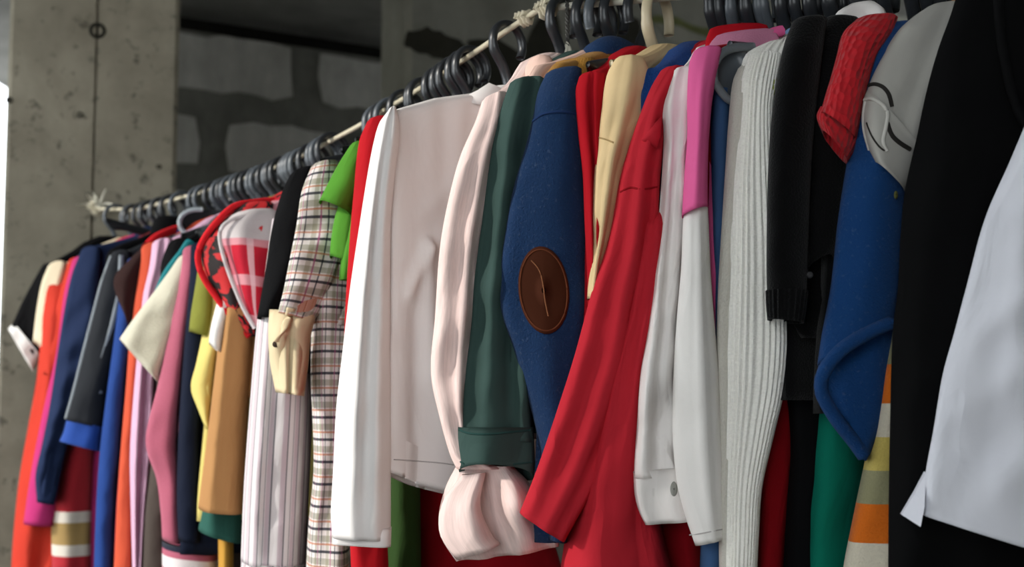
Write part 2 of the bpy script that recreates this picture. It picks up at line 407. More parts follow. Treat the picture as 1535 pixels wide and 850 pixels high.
# ---------------------------------------------------------------- garments
class Gm: pass
GROUP = 'garments on the clothes line'
def G(name, label, cat, sx, sy, mat, short, hw=.2, hem=None, t=.028, flare=.02, body=True, hang='black', neck=.082, fold=.008, wide=.6, flip=1, ds=0, bmat=None, back=True, seed=None, asym=1.0, dip=0., nw=.05, creases=(), res=1):
    g = Gm(); z0 = RZ - .14
    for _ in range(3):
        g.s = solve(sx, hw, z0); T = rail(g.s) + udir(g.s) * hw
        z0 = P(sx, sy, T.y).z
    g.H = rail(g.s); g.u = udir(g.s); g.v = Vector((-g.u.y, g.u.x, 0)); g.T = T.copy(); g.T.z = z0; g.Y = T.y
    g.mat = mat; g.seed = seed if seed is not None else rnd.uniform(0, 100)
    zh = P(sx, hem, g.Y).z if hem else RZ - .8
    g.root = thing(name, label, cat, (g.H.x, g.H.y, zh), GROUP)
    rz = g.H.z; zn = rz - neck; g.zn = zn
    bw, zhb = (hw, zh) if body else (hw * .82, max(zh, z0 - .26))     # a garment modelled lower down still hangs from its shoulders
    if True:
        rows = [(zn, nw, .024), (zn - .006, nw + .012, .027), (zn - .016, nw + .035, .029), ((zn + z0) / 2, bw * .62, .026), (z0 + .010, bw * .93, .02),
                (z0 - .015, bw * .995, t * .9), (z0 - .09, bw * .97, t), ((z0 + zhb) / 2, bw * .97 + flare * .4, t * 1.05), (zhb, bw + flare, t * 1.15)]
        zs = [r[0] for r in rows]; rings = []; uv = []; NN = 56 * res
        m = max(16, int((zn - zhb) / .018 * res))
        hs_ = []
        for k in range(m):
            zz = zn + (zhb - zn) * (k / (m - 1)) ** 1.25; hs_.append(zz)
        inner = []
        for zz in hs_:
            i = 0
            while i < len(rows) - 2 and zz < zs[i + 1]: i += 1
            f = (zs[i] - zz) / max(1e-6, zs[i] - zs[i + 1]); f = f * f * (3 - 2 * f) if i > 4 else f
            a = rows[i][1] + (rows[i+1][1] - rows[i][1]) * f; b = rows[i][2] + (rows[i+1][2] - rows[i][2]) * f
            q = min(1, max(0, (z0 - zz) / .35)); ring = []
            for j in range(NN):
                th = 2 * math.pi * j / NN; cx, sy_ = math.cos(th), math.sin(th); sn_ = sy_
                x = math.copysign(abs(cx) ** .8, cx); y = math.copysign(abs(sy_) ** .7, sy_)
                pa = a * x * (asym if x < 0 else 1)
                w = noise.noise(Vector((pa * 11 + g.seed, zz * 1.6, g.seed))) * fold * (.5 + q) * 2.6 + noise.noise(Vector((pa * 26, zz * 3 + g.seed, 3.3))) * fold * .6
                for (a0, d0, a1, d1, am, wd) in creases:
                    if sn_ <= 0: break
                    ax, ay, bx, by = a0, z0 + d0, a1, z0 + d1; L2 = (bx-ax)**2 + (by-ay)**2
                    tt = min(1, max(0, ((pa-ax)*(bx-ax) + (zz-ay)*(by-ay)) / L2)); dd_ = math.hypot(pa-ax-tt*(bx-ax), zz-ay-tt*(by-ay))
                    w += am * math.exp(-(dd_/wd)**2)
                ring.append(g.H + g.u * pa + g.v * (b * y + w * (1 - .4 * abs(x))) + Vector((0, 0, zz - rz - dip * (1 - min(1, abs(pa) / hw) ** 2) * max(0, min(1, (zn - zz) / (zn - zhb) * 1.6 - .6)))))
                uv.append((j / NN * 2.1 * hw * 2, zn - zz))
            rings.append(ring)
        # turn the hem and the neckline inwards so the cloth has an edge
        def inset(r, k, dz): 
            c = sum(r, Vector()) / len(r); return [c + (p - c) * k + Vector((0, 0, dz)) for p in r]
        rings = [inset(rings[0], .86, -.02), inset(rings[0], .9, .0)] + rings + [inset(rings[-1], .97, .001), inset(rings[-1], .95, .05)]
        uv = [(0, 0)] * (2 * NN) + uv + uv[-NN:] + uv[-NN:]
        g.body = part(loft('body' if body else 'yoke', rings, bmat or mat, g.root, False, False, uv=uv), g.root)
    if back:      # the sleeve on the far side hangs straight down
        b0 = g.H - g.u * (hw - .005); b0.z = z0 + .005; ln = min(.5, max(.16, (z0 - zh) * .9)); rings = []
        for k in range(16):
            f = k / 15; rx = .028 + .03 * min(1, f * 5) - .02 * f; c = b0 - g.u * (.012 + .05 * f) - Vector((0, 0, ln * f))
            rings.append([c + g.u * rx * math.cos(2*math.pi*j/16) + g.v * (.008 + .012 * min(1, f * 5)) * math.sin(2*math.pi*j/16) for j in range(16)])
        loft('sleeve', rings, mat, g.root)
    cm = {'grey': M_hang_g, 'cream': M_hang_c}.get(hang, M_hang)
    if hang == 'black' and sx < 500 and int(sx) % 3: hang, cm = 'grey', M_hang_g  # far black hangers turned grey so their colour carries the sun glints
    if hang: g.hanger = hanger(g.H, g.u, hw - .018, g.H.z - z0 + .012, '%s plastic hanger carrying the %s' % ({'grey': 'dark grey'}.get(hang, hang), short), cm, wide, flip)
    return g
def tube(g, name, rows, mat=None, dY=0., d=.032, n=36, fold=.006, wr=1., rib=0, ribamp=.0025, bands=None, bmats=None, seed=None, cap=True, opening=.09, parent=None, dend=None, taper=True, push=0., shape=.85, ridge=None, det=1.0, label=None, tilt=0.):
    """cloth tube given by its left and right edge at the depth of its shoulder (+dY); d = half depth"""
    mat = mat or g.mat; seed = seed if seed is not None else rnd.uniform(0, 100)
    Y = g.Y + dY; rows = [tuple(r) + ((0,) if len(r) == 4 else ()) for r in rows]
    ln = sum(math.dist(((a[0]+a[2])/2, (a[1]+a[3])/2), ((b[0]+b[2])/2, (b[1]+b[3])/2)) for a, b in zip(rows, rows[1:]))
    m = max(8, int(ln / 8)); R = catmull(rows, m); rings = []; uv = []; ys = []; v = 0; pc = None
    w0 = sum(abs(r[2] - r[0]) for r in R) / m / F * Y
    for k, (xl, yl, xr, yr, dy) in enumerate(R):
        L, Rr = P(xl, yl, Y + dy), P(xr, yr, Y + dy); c = (L + Rr) / 2; h = (Rr - L) / 2
        D = Vector((c.x, c.y, 0)).normalized(); f = k / (m - 1)
        dd = d if dend is None else d + (dend - d) * f
        if taper: dd *= min(1, .45 + f * ln / 90)
        hl = h.length
        if pc: v += (c - pc).length
        pc = c.copy(); ys.append((yl + yr) / 2); ring = []
        amp = fold * 2.1 * min(1, .25 + f * 2.2) * (1 - .6 * max(0, (f - .85) / .15) if cap else 1)
        for j in range(n):
            th = 2 * math.pi * j / n; cx, sn = math.cos(th), math.sin(th)
            x = math.copysign(abs(cx) ** shape, cx); y = math.copysign(abs(sn) ** .8, sn)
            qv = x * hl
            s = noise.noise(Vector((qv * 22 * det + seed, v * 2.2 * det + x * .2, seed))) * 1.6 + noise.noise(Vector((qv * 16 * det + v * 16 * det, v * 7 * det - qv * 8, seed + 5))) * .55 * wr
            if ridge:
                for (rx, ra, rw) in ridge: s += ra / fold / 1.7 * 1.2 * math.exp(-((x - rx) / rw) ** 2)
            e = abs(sn) ** .6
            p = c + h * x + D * (dd * y) - D * (amp * s * e)
            if rib:
                nn = (h.normalized() * cx + D * sn); p += nn * ribamp * math.cos(rib * th)
            if tilt: p = p + Vector((0, 0, tilt * (max(0, -sn) ** .7 - .5 * max(0, sn)) * f ** 2))
            ring.append(p - D * push); uv.append((j / n * 2.4 * (w0 / 2 + d) * 1.3, v))
        rings.append(ring)
    mi = None
    if bands:      # [(y, material index), ...] colour blocks knitted across the tube
        mi = []
        for k in range(m - 1):
            yy = (ys[k] + ys[k + 1]) / 2; i = 0
            for (b, ix) in bands:
                if yy >= b: i = ix
            mi.append(i)
    def inset(r, k, up, away):
        c = sum(r, Vector()) / n; return [c + (p - c) * k + up + away for p in r]
    if cap:
        t0 = rings[0]; ax = (sum(rings[0], Vector()) - sum(rings[1], Vector())) / n
        rings = [inset(t0, .35, ax * .8, Vector()), inset(t0, .78, ax * .5, Vector())] + rings; uv = uv[:n] * 2 + uv
        if mi: mi = [mi[0]] * 2 + mi
    if opening:
        e = rings[-1]; q = min(len(rings) - 2, max(2, int(opening / .008)))
        ax = (sum(rings[-1 - q], Vector()) - sum(e, Vector())) / n
        rings += [inset(e, .96, ax * .01, Vector()), inset(e, .90, ax * .1, Vector()), inset(rings[-1 - q], .82, Vector(), Vector())]
        uv = uv + uv[-n:] * 3
        if mi: mi = mi + [mi[-1]] * 3
    o = loft(name, rings, bmats or mat, parent or g.root, cap0=True, cap1=True, mi_rows=mi, uv=uv)
    LOC[o.name] = LOC[g.root.name]
    if label: o['label'] = label
    return o
def flap(g, name, pix, mat, th=.006):
    c_ = [P(x, y, g.Y + e) for x, y, e in pix]; n = len(c_)
    V = c_ + [p + Vector((.001, th, 0)) for p in c_] + [sum(c_, Vector()) / n - Vector((0, th, 0))]
    return mesh(name, V, [(i, (i+1) % n, 2*n) for i in range(n)] + [(i, n+i, n+(i+1) % n, (i+1) % n) for i in range(n)] + [tuple(n + i for i in range(n))], mat, g.root)
def band(g, name, rows, mat, dY=0., d=.036, parent=None, **k):
    return tube(g, name, rows, mat, dY, d, cap=False, taper=False, opening=.02, parent=parent, **k)
def cord(g, name, pix, r, mat, dY=0., parent=None, label=None):
    o = sweep(name, spline([P(p[0], p[1], g.Y + dY + (p[2] if len(p) > 2 else 0)) for p in pix], 5), r, mat, parent or g.root, 7)
    if label: o['label'] = label
    return o
from mathutils.bvhtree import BVHTree
def bvh(obs):
    V, Fc = [], []
    for o in obs:
        n = len(V); off = LOC.get(o.name, Vector()); V += [v.co + off for v in o.data.vertices]; Fc += [[n + i for i in p.vertices] for p in o.data.polygons]
    return BVHTree.FromPolygons(V, Fc)
def stitch(g, name, obs, pix, r, mat, off=.0, label=None, parent=None, flat=None, k=6):
    """a seam, trim or label lying on the surface of the given cloth pieces"""
    T = bvh(obs); pts = []
    pp = spline([Vector((p[0], p[1])) for p in pix], k); last = None
    for p in pp:
        d = ray(p.x, p.y).normalized(); h = T.ray_cast(CAMP, d)
        q_ = h[0] - d * off if h[0] else (P(p.x, p.y, last.y) if last else P(p.x, p.y, g.Y - .03))
        last = q_; pts.append(q_)
    for _ in range(2): pts = [pts[0]] + [(pts[i-1] + pts[i] * 2 + pts[i+1]) / 4 for i in range(1, len(pts) - 1)] + [pts[-1]]
    o = sweep(name, pts, r, mat, parent or g.root, 6, flat=flat, side=None)
    if label: o['label'] = label
    return o
def button(g, name, obs, px, py, r, mat, label=None, sx=1., sy=1., parent=None):
    d = ray(px, py).normalized(); h = bvh(obs).ray_cast(CAMP, d); Y = h[0].y if h[0] else g.Y - .03
    return disc(g, name, px, py, r, mat, Y - g.Y, .002, label=label, sx=sx, sy=sy, parent=parent)
def patch_on(g, name, obs, cx, cy, rx, ry, rot, mat, th=.0028, label=None):
    T = bvh(obs); rings = []
    for k, o_ in ((1.0, -.001), (1.0, th * .7), (.95, th), (.7, th), (.4, th), (.08, th)):
        rg = []
        for j in range(40):
            a = 2 * math.pi * j / 40; x, y = rx * k * math.cos(a), ry * k * math.sin(a)
            px, py = cx + x * math.cos(rot) - y * math.sin(rot), cy + x * math.sin(rot) + y * math.cos(rot)
            d = ray(px, py).normalized(); h = T.ray_cast(CAMP, d)
            rg.append((h[0] if h[0] else P(px, py, g.Y - .03)) - d * o_)
        rings.append(rg)
    o = loft(name, rings, mat, g.root)
    if label: o['label'] = label
    LOC[o.name] = LOC[g.root.name]; return o
def disc(g, name, px, py, r, mat, dY, th=.002, parent=None, label=None, sx=1., sy=1., rot=0., dome=.3):
    c = P(px, py, g.Y + dY); D = Vector((c.x, c.y, 0)).normalized(); S = Vector((D.y, -D.x, 0)); Z = Vector((0, 0, 1)); rings = []
    for k, o_ in ((1.0, .004), (1.0, 0), (.9, -th), (.55, -th * (1 + dome)), (.1, -th * (1 + dome * 1.3))):
        rg = []
        for j in range(28):
            a = 2*math.pi*j/28; x, z = math.cos(a) * r * sx * k, math.sin(a) * r * sy * k
            rg.append(c + S * (x * math.cos(rot) - z * math.sin(rot)) + Z * (x * math.sin(rot) + z * math.cos(rot)) + D * o_)
        rings.append(rg)
    o = loft(name, rings, mat, parent or g.root)
    if label: o['label'] = label
    return o
def collar(g, mat, h=.014, w=.052, name='collar', lean=.012):
    """a turned-down shirt collar round the neck opening"""
    rings = []; n = 32
    prof = [(0, 0), (.002, h * .7), (.006, h), (.014, h * .75), (.02, .0), (.019, -.012)]
    V = [];
    for o_, z in prof:
        V.append([g.H + g.u * ((w + o_) * math.cos(2*math.pi*j/n)) + g.v * ((.026 + o_) * math.sin(2*math.pi*j/n)) + Vector((0, 0, g.zn - g.H.z + z - .006 + .006 * math.sin(4*math.pi*j/n))) for j in range(n)])
    return loft(name, V, mat, g.root, False, False)

# ================================================================ GARMENTS, far end first
K = fab
white = K('white_cotton', 'e9e6e2', wr=.5); black = K('black_jersey', '08080a', wr=.5); cream = K('cream_cotton', 'dccdb0')
# -- black tee with white trim
g = G('short_sleeved_top', 'black short-sleeved top with white trim, farthest left on the line by the column', 'top', 64, 401, black, 'white-trimmed black top', hem=640, hw=.2, ds=0)
SL = tube(g, 'sleeve', [(62,400,84,402),(48,425,82,432),(32,455,76,485),(22,478,66,520),(17,488,58,545)], d=.05, fold=.008)
CU = band(g, 'cuff', [(20,484,62,535),(12,493,50,557)], white, d=.053)
cord(g, 'piping', [(86,404),(74,432),(66,470),(60,520)], .0045, white, -.05)
# -- cream sleeve
g = G('short_sleeved_top', 'cream short-sleeved top squeezed behind the coral red dress', 'top', 90, 399, cream, 'cream top', hem=690, hw=.2)
SL = tube(g, 'sleeve', [(72,399,100,397),(62,425,94,430),(54,470,86,480),(49,512,78,530)], d=.05, fold=.009)
# -- coral red dress
red0 = K('coral_red_jersey', 'c03a2b', wr=.6)
g = G('long_dress', 'coral red long dress reaching below the frame, leftmost long garment', 'dress', 108, 393, red0, 'coral red dress', hem=1000, hw=.19, body=False)
SL = tube(g, 'sleeve', [(102,393,122,393),(92,430,120,430),(80,480,112,480),(70,530,100,532),(64,562,92,566)], d=.05)
tube(g, 'skirt', [(66,430,110,430),(56,560,104,560),(44,630,104,630),(30,710,102,710),(21,790,100,790),(16,870,100,870),(14,960,100,960)], dY=.07, d=.10, fold=.012, ridge=[(-.35,.01,.3),(.4,.012,.25)])
# -- magenta
mag = K('magenta_jersey', 'b8346f', wr=.6)
g = G('long_sleeved_top', 'bright magenta long-sleeved top just left of the navy jacket', 'top', 116, 392, mag, 'magenta top', hem=900, hw=.19)
SL = tube(g, 'sleeve', [(108,392,128,390),(96,440,126,440),(84,530,120,530),(66,610,112,610),(48,700,100,700),(35,785,80,788)], d=.045, fold=.008)
# -- navy jacket
navy = K('navy_twill', '222e4c', wr=.6)
g = G('jacket', 'navy blue jacket with long sleeve hanging over the magenta top', 'jacket', 126, 376, navy, 'navy jacket', hem=610, hw=.2)
SL = tube(g, 'sleeve', [(122,375,152,376),(108,410,152,412),(98,455,148,455),(86,530,138,530),(74,610,120,612),(62,670,100,672),(53,712,90,718),(55,752,82,756)], d=.045, fold=.012, wr=1.6)
collar(g, navy)
# -- black garment standing high at the collar
g = G('knitted_top', 'black high-collared knitted top between the navy jacket and grey-piped jacket', 'top', 158, 376, black, 'high-collared black top', hem=640, hw=.19, back=False)
collar(g, black, h=.03, w=.06)
# -- striped red / tan sweater seen low
sw = [K('dark_red_knit', 'b02b34', 'knit'), K('white_knit_band', 'ddd3c6', 'knit'), K('tan_knit_band', 'a98b58', 'knit')]
g = G('striped_sweater', 'dark red sweater with white and tan bands, low under the grey-piped jacket', 'sweater', 138, 420, sw[0], 'red and tan banded sweater', hem=950, hw=.2, body=False, hang=None)
tube(g, 'body', [(104,600,146,600),(92,650,142,650),(82,700,140,700),(77,780,137,780),(78,850,136,850),(78,930,138,930)], d=.06, dY=.17, fold=.008, bands=[(0,0),(762,1),(779,2),(818,1),(832,0)], bmats=sw)
g.hanger = hanger(g.H, g.u, .17, .06, 'black plastic hanger carrying the red and tan banded sweater', M_hang)
# -- dark grey jacket with piping and blue hem
char = K('charcoal_knit', '27292d', wr=.5); piping = K('grey_piping', '8e959b'); blue0 = K('royal_blue_rib', '294c9c', 'knit')
g = G('jacket', 'charcoal jacket with pale grey piping and bright blue cuff', 'jacket', 176, 384, char, 'grey-piped charcoal jacket', hem=672, hw=.2, flare=0)
SL = tube(g, 'sleeve', [(166,382,196,380),(154,420,194,425),(141,471,184,478),(127,525,172,535),(112,585,162,595),(99,630,154,642)], d=.045, fold=.009)
CU = band(g, 'cuff', [(100,628,155,640),(95,648,152,658),(89,661,150,677)], blue0, d=.047)
cord(g, 'piping', [(168,384),(154,422),(141,471),(127,525),(112,585),(100,628)], .0055, piping, -.008)
cord(g, 'piping', [(182,383,-.035),(179,430,-.045),(170,480,-.046),(155,530,-.047),(148,560,-.046),(150,590,-.045)], .006, piping, .0)
cord(g, 'piping', [(174,383),(200,376,.06),(228,368,.14)], .005, piping, -.005)
# -- brown short sleeve
brown = K('dark_brown_jersey', '2f1d1b')
g = G('short_sleeved_top', 'dark brown short-sleeved top right of the grey-piped jacket', 'top', 214, 380, brown, 'dark brown top', hem=700, hw=.19)
SL = tube(g, 'sleeve', [(206,378,230,377),(188,395,226,405),(172,414,216,450),(172,436,208,490),(186,470,200,520)], d=.04, dY=-.02)
# -- royal blue long sleeve
blue1 = K('royal_blue_jersey', '24407f', wr=.6)
g = G('long_sleeved_top', 'royal blue long-sleeved top under the dark brown short sleeve', 'top', 204, 386, blue1, 'royal blue top', hem=1000, hw=.19)
SL = tube(g, 'sleeve', [(190,392,214,392),(180,440,206,440),(172,500,200,500),(160,590,188,590),(150,673,181,673),(144,760,174,760),(140,870,170,870)], d=.045, fold=.006)
# -- orange
orange0 = K('orange_jersey', 'c65238', wr=.5); red1 = K('red_jersey', 'cf2028')
g = G('long_sleeved_top', 'bright orange long-sleeved top in a narrow strip beside the lilac one', 'top', 222, 372, orange0, 'bright orange top', hem=1000, hw=.19)
SL = tube(g, 'sleeve', [(212,372,240,368),(206,420,230,420),(196,489,216,489),(188,590,206,590),(181,673,202,673),(175,760,200,760),(170,870,200,870)], d=.045, fold=.006)
cord(g, 'neckline', [(222,372,.03),(234,361,.06),(250,353,.10),(270,346,.16)], .016, red1, 0, label='red neckline')
# -- lilac pink
lil = K('lilac_pink_jersey', 'd0a6be', wr=.5)
g = G('long_sleeved_top', 'pale lilac-pink long-sleeved top with two long folds', 'top', 238, 368, lil, 'lilac-pink top', hem=1000, hw=.19)
SL = tube(g, 'sleeve', [(228,366,262,362),(224,400,258,402),(214,446,246,446),(203,560,236,560),(195,673,232,673),(196,760,222,760),(199,870,214,870)], d=.045, fold=.006, ridge=[(-.5,.012,.3),(.5,.014,.3),(0,-.012,.2)])
# -- dark taupe strip
taupe = K('taupe_jersey', '4b423d')
g = G('long_sleeved_top', 'dark taupe garment seen only low between lilac and rose sleeves', 'top', 252, 380, taupe, 'dark taupe garment', hem=1000, hw=.19)
SL = tube(g, 'sleeve', [(240,400,262,400),(236,560,258,560),(226,697,256,697),(218,770,254,770),(214,870,252,870)], d=.045)
# -- black polo with teal and blue edge
teal0 = K('teal_rib', '1f7a80', 'knit')
g = G('polo_shirt', 'black shirt with teal and blue striped edge above the cream sleeve', 'shirt', 262, 368, black, 'teal-edged black shirt', hem=760, hw=.19)
SL = tube(g, 'sleeve', [(252,366,286,362),(242,392,282,396),(240,420,278,440),(238,440,270,470)], d=.04)
cord(g, 'striped_edge', [(286,364,-.03),(272,384,-.045),(252,412,-.05),(240,438,-.05)], .012, teal0, 0, label='teal edge')
cord(g, 'striped_edge', [(290,372,-.03),(270,398,-.05),(250,424,-.055)], .006, blue0, 0, label='blue edge')
# -- cream wide short sleeve
cr2 = K('ivory_terry', 'd8d2bd', 'knit')
g = G('short_sleeved_top', 'ivory top whose wide short sleeve sticks out to the left', 'top', 276, 388, cr2, 'wide-sleeved ivory top', hem=800, hw=.19)
SL = tube(g, 'sleeve', [(266,388,292,388),(250,412,288,420),(226,444,276,468),(200,478,258,522),(179,508,238,574)], d=.045, fold=.010, wr=1.3)
# -- rose sweater
rose = K('rose_knit', 'b66075', 'knit'); nv2 = K('navy_rib', '1d2236', 'knit'); wh2 = K('white_rib', 'e6dcdc', 'knit')
g = G('sweater', 'rose pink sweater with navy and white striped hem', 'sweater', 284, 376, rose, 'rose pink sweater', hem=800, hw=.19, body=False)
tube(g, 'body', [(280,420,310,420),(270,560,316,560),(262,700,322,700),(252,790,326,790),(244,822,328,824)], d=.11, dY=.1, fold=.006)
SL = tube(g, 'sleeve', [(274,376,298,374),(272,400,294,402),(264,440,288,446),(252,500,280,508),(237,575,272,585),(219,650,266,662),(221,680,268,694),(234,716,269,722),(241,770,270,774),(243,808,272,814)], d=.04, fold=.006)
tube(g, 'hem_band', [(243,808,328,818),(243,840,328,848),(244,880,328,890)], dY=.09, d=.115, cap=False, taper=False, fold=.003, bands=[(0,1),(824,0),(832,2),(846,0),(856,1)], bmats=[rose, nv2, wh2])
# -- navy long
nv3 = K('dark_navy_jersey', '161c2d')
g = G('long_sleeved_top', 'dark navy long-sleeved top between rose sweater and yellow tops', 'top', 294, 370, nv3, 'dark navy top', hem=830, hw=.19)
SL = tube(g, 'sleeve', [(286,370,314,370),(284,420,312,420),(276,520,306,520),(268,640,300,640),(265,740,299,740),(267,808,300,812)], d=.045, fold=.005)
# -- olive short sleeve
olive = K('olive_jersey', '7f8138')
g = G('short_sleeved_top', 'olive green short-sleeved top under the red patterned blouse', 'top', 306, 372, olive, 'olive green top', hem=560, hw=.19, body=False)
SL = tube(g, 'sleeve', [(300,372,326,372),(294,420,324,422),(286,470,320,476),(283,498,317,508)], d=.045, fold=.006)
# -- yellow
yel = K('soft_yellow_jersey', 'd6c474', wr=.7)
g = G('short_sleeved_top', 'soft yellow top with pointed sleeve end below the olive sleeve', 'top', 316, 372, yel, 'soft yellow top', hem=780, hw=.18)
SL = tube(g, 'sleeve', [(310,372,338,372),(308,430,338,430),(303,500,334,506),(294,545,328,560),(286,582,322,600),(296,612,318,622),(308,642,316,646)], d=.045, fold=.01, wr=1.4)
# -- dark green hem and mustard below the orange tee
dgreen = K('dark_green_jersey', '2f5a50'); must = K('mustard_jersey', 'b98a3a')
g = G('long_shirt', 'mustard long garment seen below the dark green hem', 'shirt', 322, 390, must, 'mustard long garment', hem=950, hw=.18, body=False)
tube(g, 'body', [(318,600,352,600),(326,780,350,780),(328,880,350,880)], d=.08, dY=.06)
g = G('long_shirt', 'dark green shirt whose hem shows below the apricot tee', 'shirt', 328, 392, dgreen, 'dark green shirt', hem=820, hw=.18, body=False)
tube(g, 'body', [(318,600,360,600),(308,730,362,730),(297,792,362,812)], d=.10, dY=.05, fold=.008)
# -- apricot tee
apr = K('apricot_jersey', 'ae8052', wr=.4)
g = G('tee_shirt', 'apricot orange long tee with straight hem and white sleeve edge', 'shirt', 344, 392, apr, 'apricot tee', hem=764, hw=.19, body=False)
tube(g, 'body', [(338,420,380,420),(332,470,382,470),(322,560,376,560),(310,660,370,660),(297,760,364,767)], d=.12, dY=.06, fold=.007, ridge=[(-.55,.012,.25)])
SL = tube(g, 'sleeve', [(334,410,352,410),(326,450,350,455),(316,490,340,500),(313,515,333,532)], white, d=.04, label='white sleeve edge')
# -- red animal print blouse
m, nt, b = newmat('red_black_print'); tc = N(nt, 'ShaderNodeTexCoord')
n_ = noi(nt, tc.outputs['UV'], 42, 2, .5, .8); rp = N(nt, 'ShaderNodeValToRGB'); nt.links.new(n_, rp.inputs[0])
rp.color_ramp.elements[0].position = .47; rp.color_ramp.elements[1].position = .50
rp.color_ramp.elements[0].color = lin('c81e22'); rp.color_ramp.elements[1].color = lin('1a0d0d')
nt.links.new(rp.outputs[0], b.inputs['Base Color']); b.inputs['Roughness'].default_value = .8; prin = m
redt = K('red_trim', 'd4242c')
g = G('blouse', 'red and black animal-print blouse with plain red trim', 'blouse', 358, 318, prin, 'red animal-print blouse', hem=505, hw=.18, back=True)
SL = tube(g, 'sleeve', [(352,310,410,306),(326,335,408,330),(303,372,404,372),(305,402,400,405),(322,440,394,442),(346,475,386,480),(366,500,384,504)], d=.05, fold=.01)
cord(g, 'trim', [(414,300,.02),(382,303,.0),(350,310,-.02),(324,334,-.03),(304,362,-.03),(297,386,-.03),(304,414,-.03),(326,448,-.03),(352,482,-.03),(374,504,-.03)], .0065, redt, 0, label='plain red trim')
# -- red checked with white mesh
chk = K('red_check', 'c2283a', stripes=[('v', .075, .02, .35, 'dba9b0', .7), ('u', .09, .03, .5, 'c58a96', .5), ('u', .07, .008, .3, 'ecc9cd', .7)], wr=.5); msh = K('white_mesh', 'cfc6c6', 'mesh')
g = G('checked_blouse', 'red and white checked blouse with sheer white edge', 'blouse', 366, 326, chk, 'red checked blouse', hem=490, hw=.18)
SL = tube(g, 'sleeve', [(346,324,414,316),(331,345,412,345),(335,385,410,390),(350,425,404,430),(364,460,396,464),(378,488,392,492)], d=.045, fold=.012, bands=[(0,1),(358,0)], bmats=[chk, msh])
cord(g, 'sheer_edge', [(412,318,.0),(378,322,-.02),(346,330,-.035),(330,348,-.04),(334,380,-.045),(348,422,-.045),(364,460,-.045),(382,492,-.04)], .004, msh, 0, label='sheer white edge')
# -- striped white shirt, long
stp = K('striped_shirting', 'dcd6d6', 'crisp', stripes=[('u', .030, .0035, .1, '4c4a55', .8), ('u', .030, .010, .45, 'b79aa8', .55), ('u', .06, .0025, .3, '6a6a74', .7)], wr=.5)
g = G('striped_shirt', 'long white shirt with thin vertical stripes below the black sleeve', 'shirt', 424, 300, stp, 'striped white shirt', hem=860, hw=.19, body=False)
tube(g, 'body', [(408,330,470,330),(396,420,474,420),(386,480,474,480),(376,590,470,590),(366,723,464,723),(361,836,458,842)], d=.13, dY=.08, fold=.007, ridge=[(-.6,.012,.2),(.1,.012,.15)])
band(g, 'hem_band', [(362,833,459,838),(360,870,458,876)], stp, d=.134, dY=.079)
# -- black long-sleeved
g = G('long_sleeved_top', 'plain black top with elbow-length sleeve left of the plaid shirt', 'top', 440, 262, black, 'elbow-sleeved black top', hem=560, hw=.19, body=True)
SL = tube(g, 'sleeve', [(434,264,470,252),(422,290,470,285),(408,340,460,340),(398,405,444,408),(390,450,424,452),(385,477,414,480)], d=.045, fold=.005)
# -- plaid shirt
plaid = K('multicolour_plaid', 'ded6d2', 'crisp', stripes=[('u', .040, .008, .0, '8a8468', .5), ('v', .036, .010, .2, '7b7a5c', .55), ('u', .040, .003, .42, '1f2738', .85), ('v', .036, .0045, .55, '1d2231', .9), ('u', .040, .0025, .72, 'a04a78', .8), ('v', .036, .003, .86, 'b8704a', .75)], wr=1.0)
beige = K('beige_cotton', 'd9c6a2', wr=.8)
g = G('plaid_shirt', 'multicoloured plaid shirt with beige rolled-up sleeve', 'shirt', 474, 252, plaid, 'plaid shirt', hem=1000, hw=.2, body=False)
tube(g, 'body', [(470,300,540,290),(468,420,538,420),(466,560,530,560),(470,700,524,700),(462,790,524,790),(458,880,524,880),(456,960,524,960)], d=.12, dY=.1, fold=.012, wr=1.4)
SL = tube(g, 'sleeve', [(466,252,508,244),(452,290,512,285),(444,340,516,340),(434,390,508,395),(424,440,490,446),(416,470,470,484)], d=.055, fold=.018, wr=2.2)
RS = tube(g, 'rolled_sleeve', [(404,464,474,472),(402,500,466,505),(405,545,462,548),(413,588,456,594)], beige, d=.045, fold=.014, wr=2, cap=False, ridge=[(.05,-.016,.14)], label='beige rolled sleeve')
stitch(g, 'roll_tab', [SL, RS], [(436,462),(431,480),(424,496),(416,512)], .0045, beige, flat=(1.6,.5))
button(g, 'button', [RS], 413, 516, .005, K('button_dark', '4a4038'), parent=RS)
# -- green tee
grn = K('lime_green_jersey', '508c2e', wr=.6)
g = G('tee_shirt', 'lime green tee shirt with folded short sleeve', 'shirt', 530, 222, grn, 'lime green tee', hem=420, hw=.18)
SL = tube(g, 'sleeve', [(524,220,548,218),(508,245,546,250),(492,275,542,290),(478,303,524,322)], d=.045, fold=.008)
tube(g, 'sleeve_fold', [(514,290,540,290),(502,325,534,330),(496,360,528,360),(494,385,524,396)], d=.035, dY=.03, fold=.008)
# -- red long behind the white blouse
red2 = K('bright_red_jersey', 'b0161f', wr=.5)
g = G('long_sleeved_top', 'bright red long garment in the gap left of the white blouse', 'top', 560, 184, red2, 'bright red garment', hem=1000, hw=.19, body=False)
SL = tube(g, 'sleeve', [(550,184,582,178),(538,214,584,214),(530,290,576,290),(524,360,566,360),(516,500,556,500),(516,650,566,650),(524,800,580,800),(528,900,584,900)], d=.045, fold=.006)
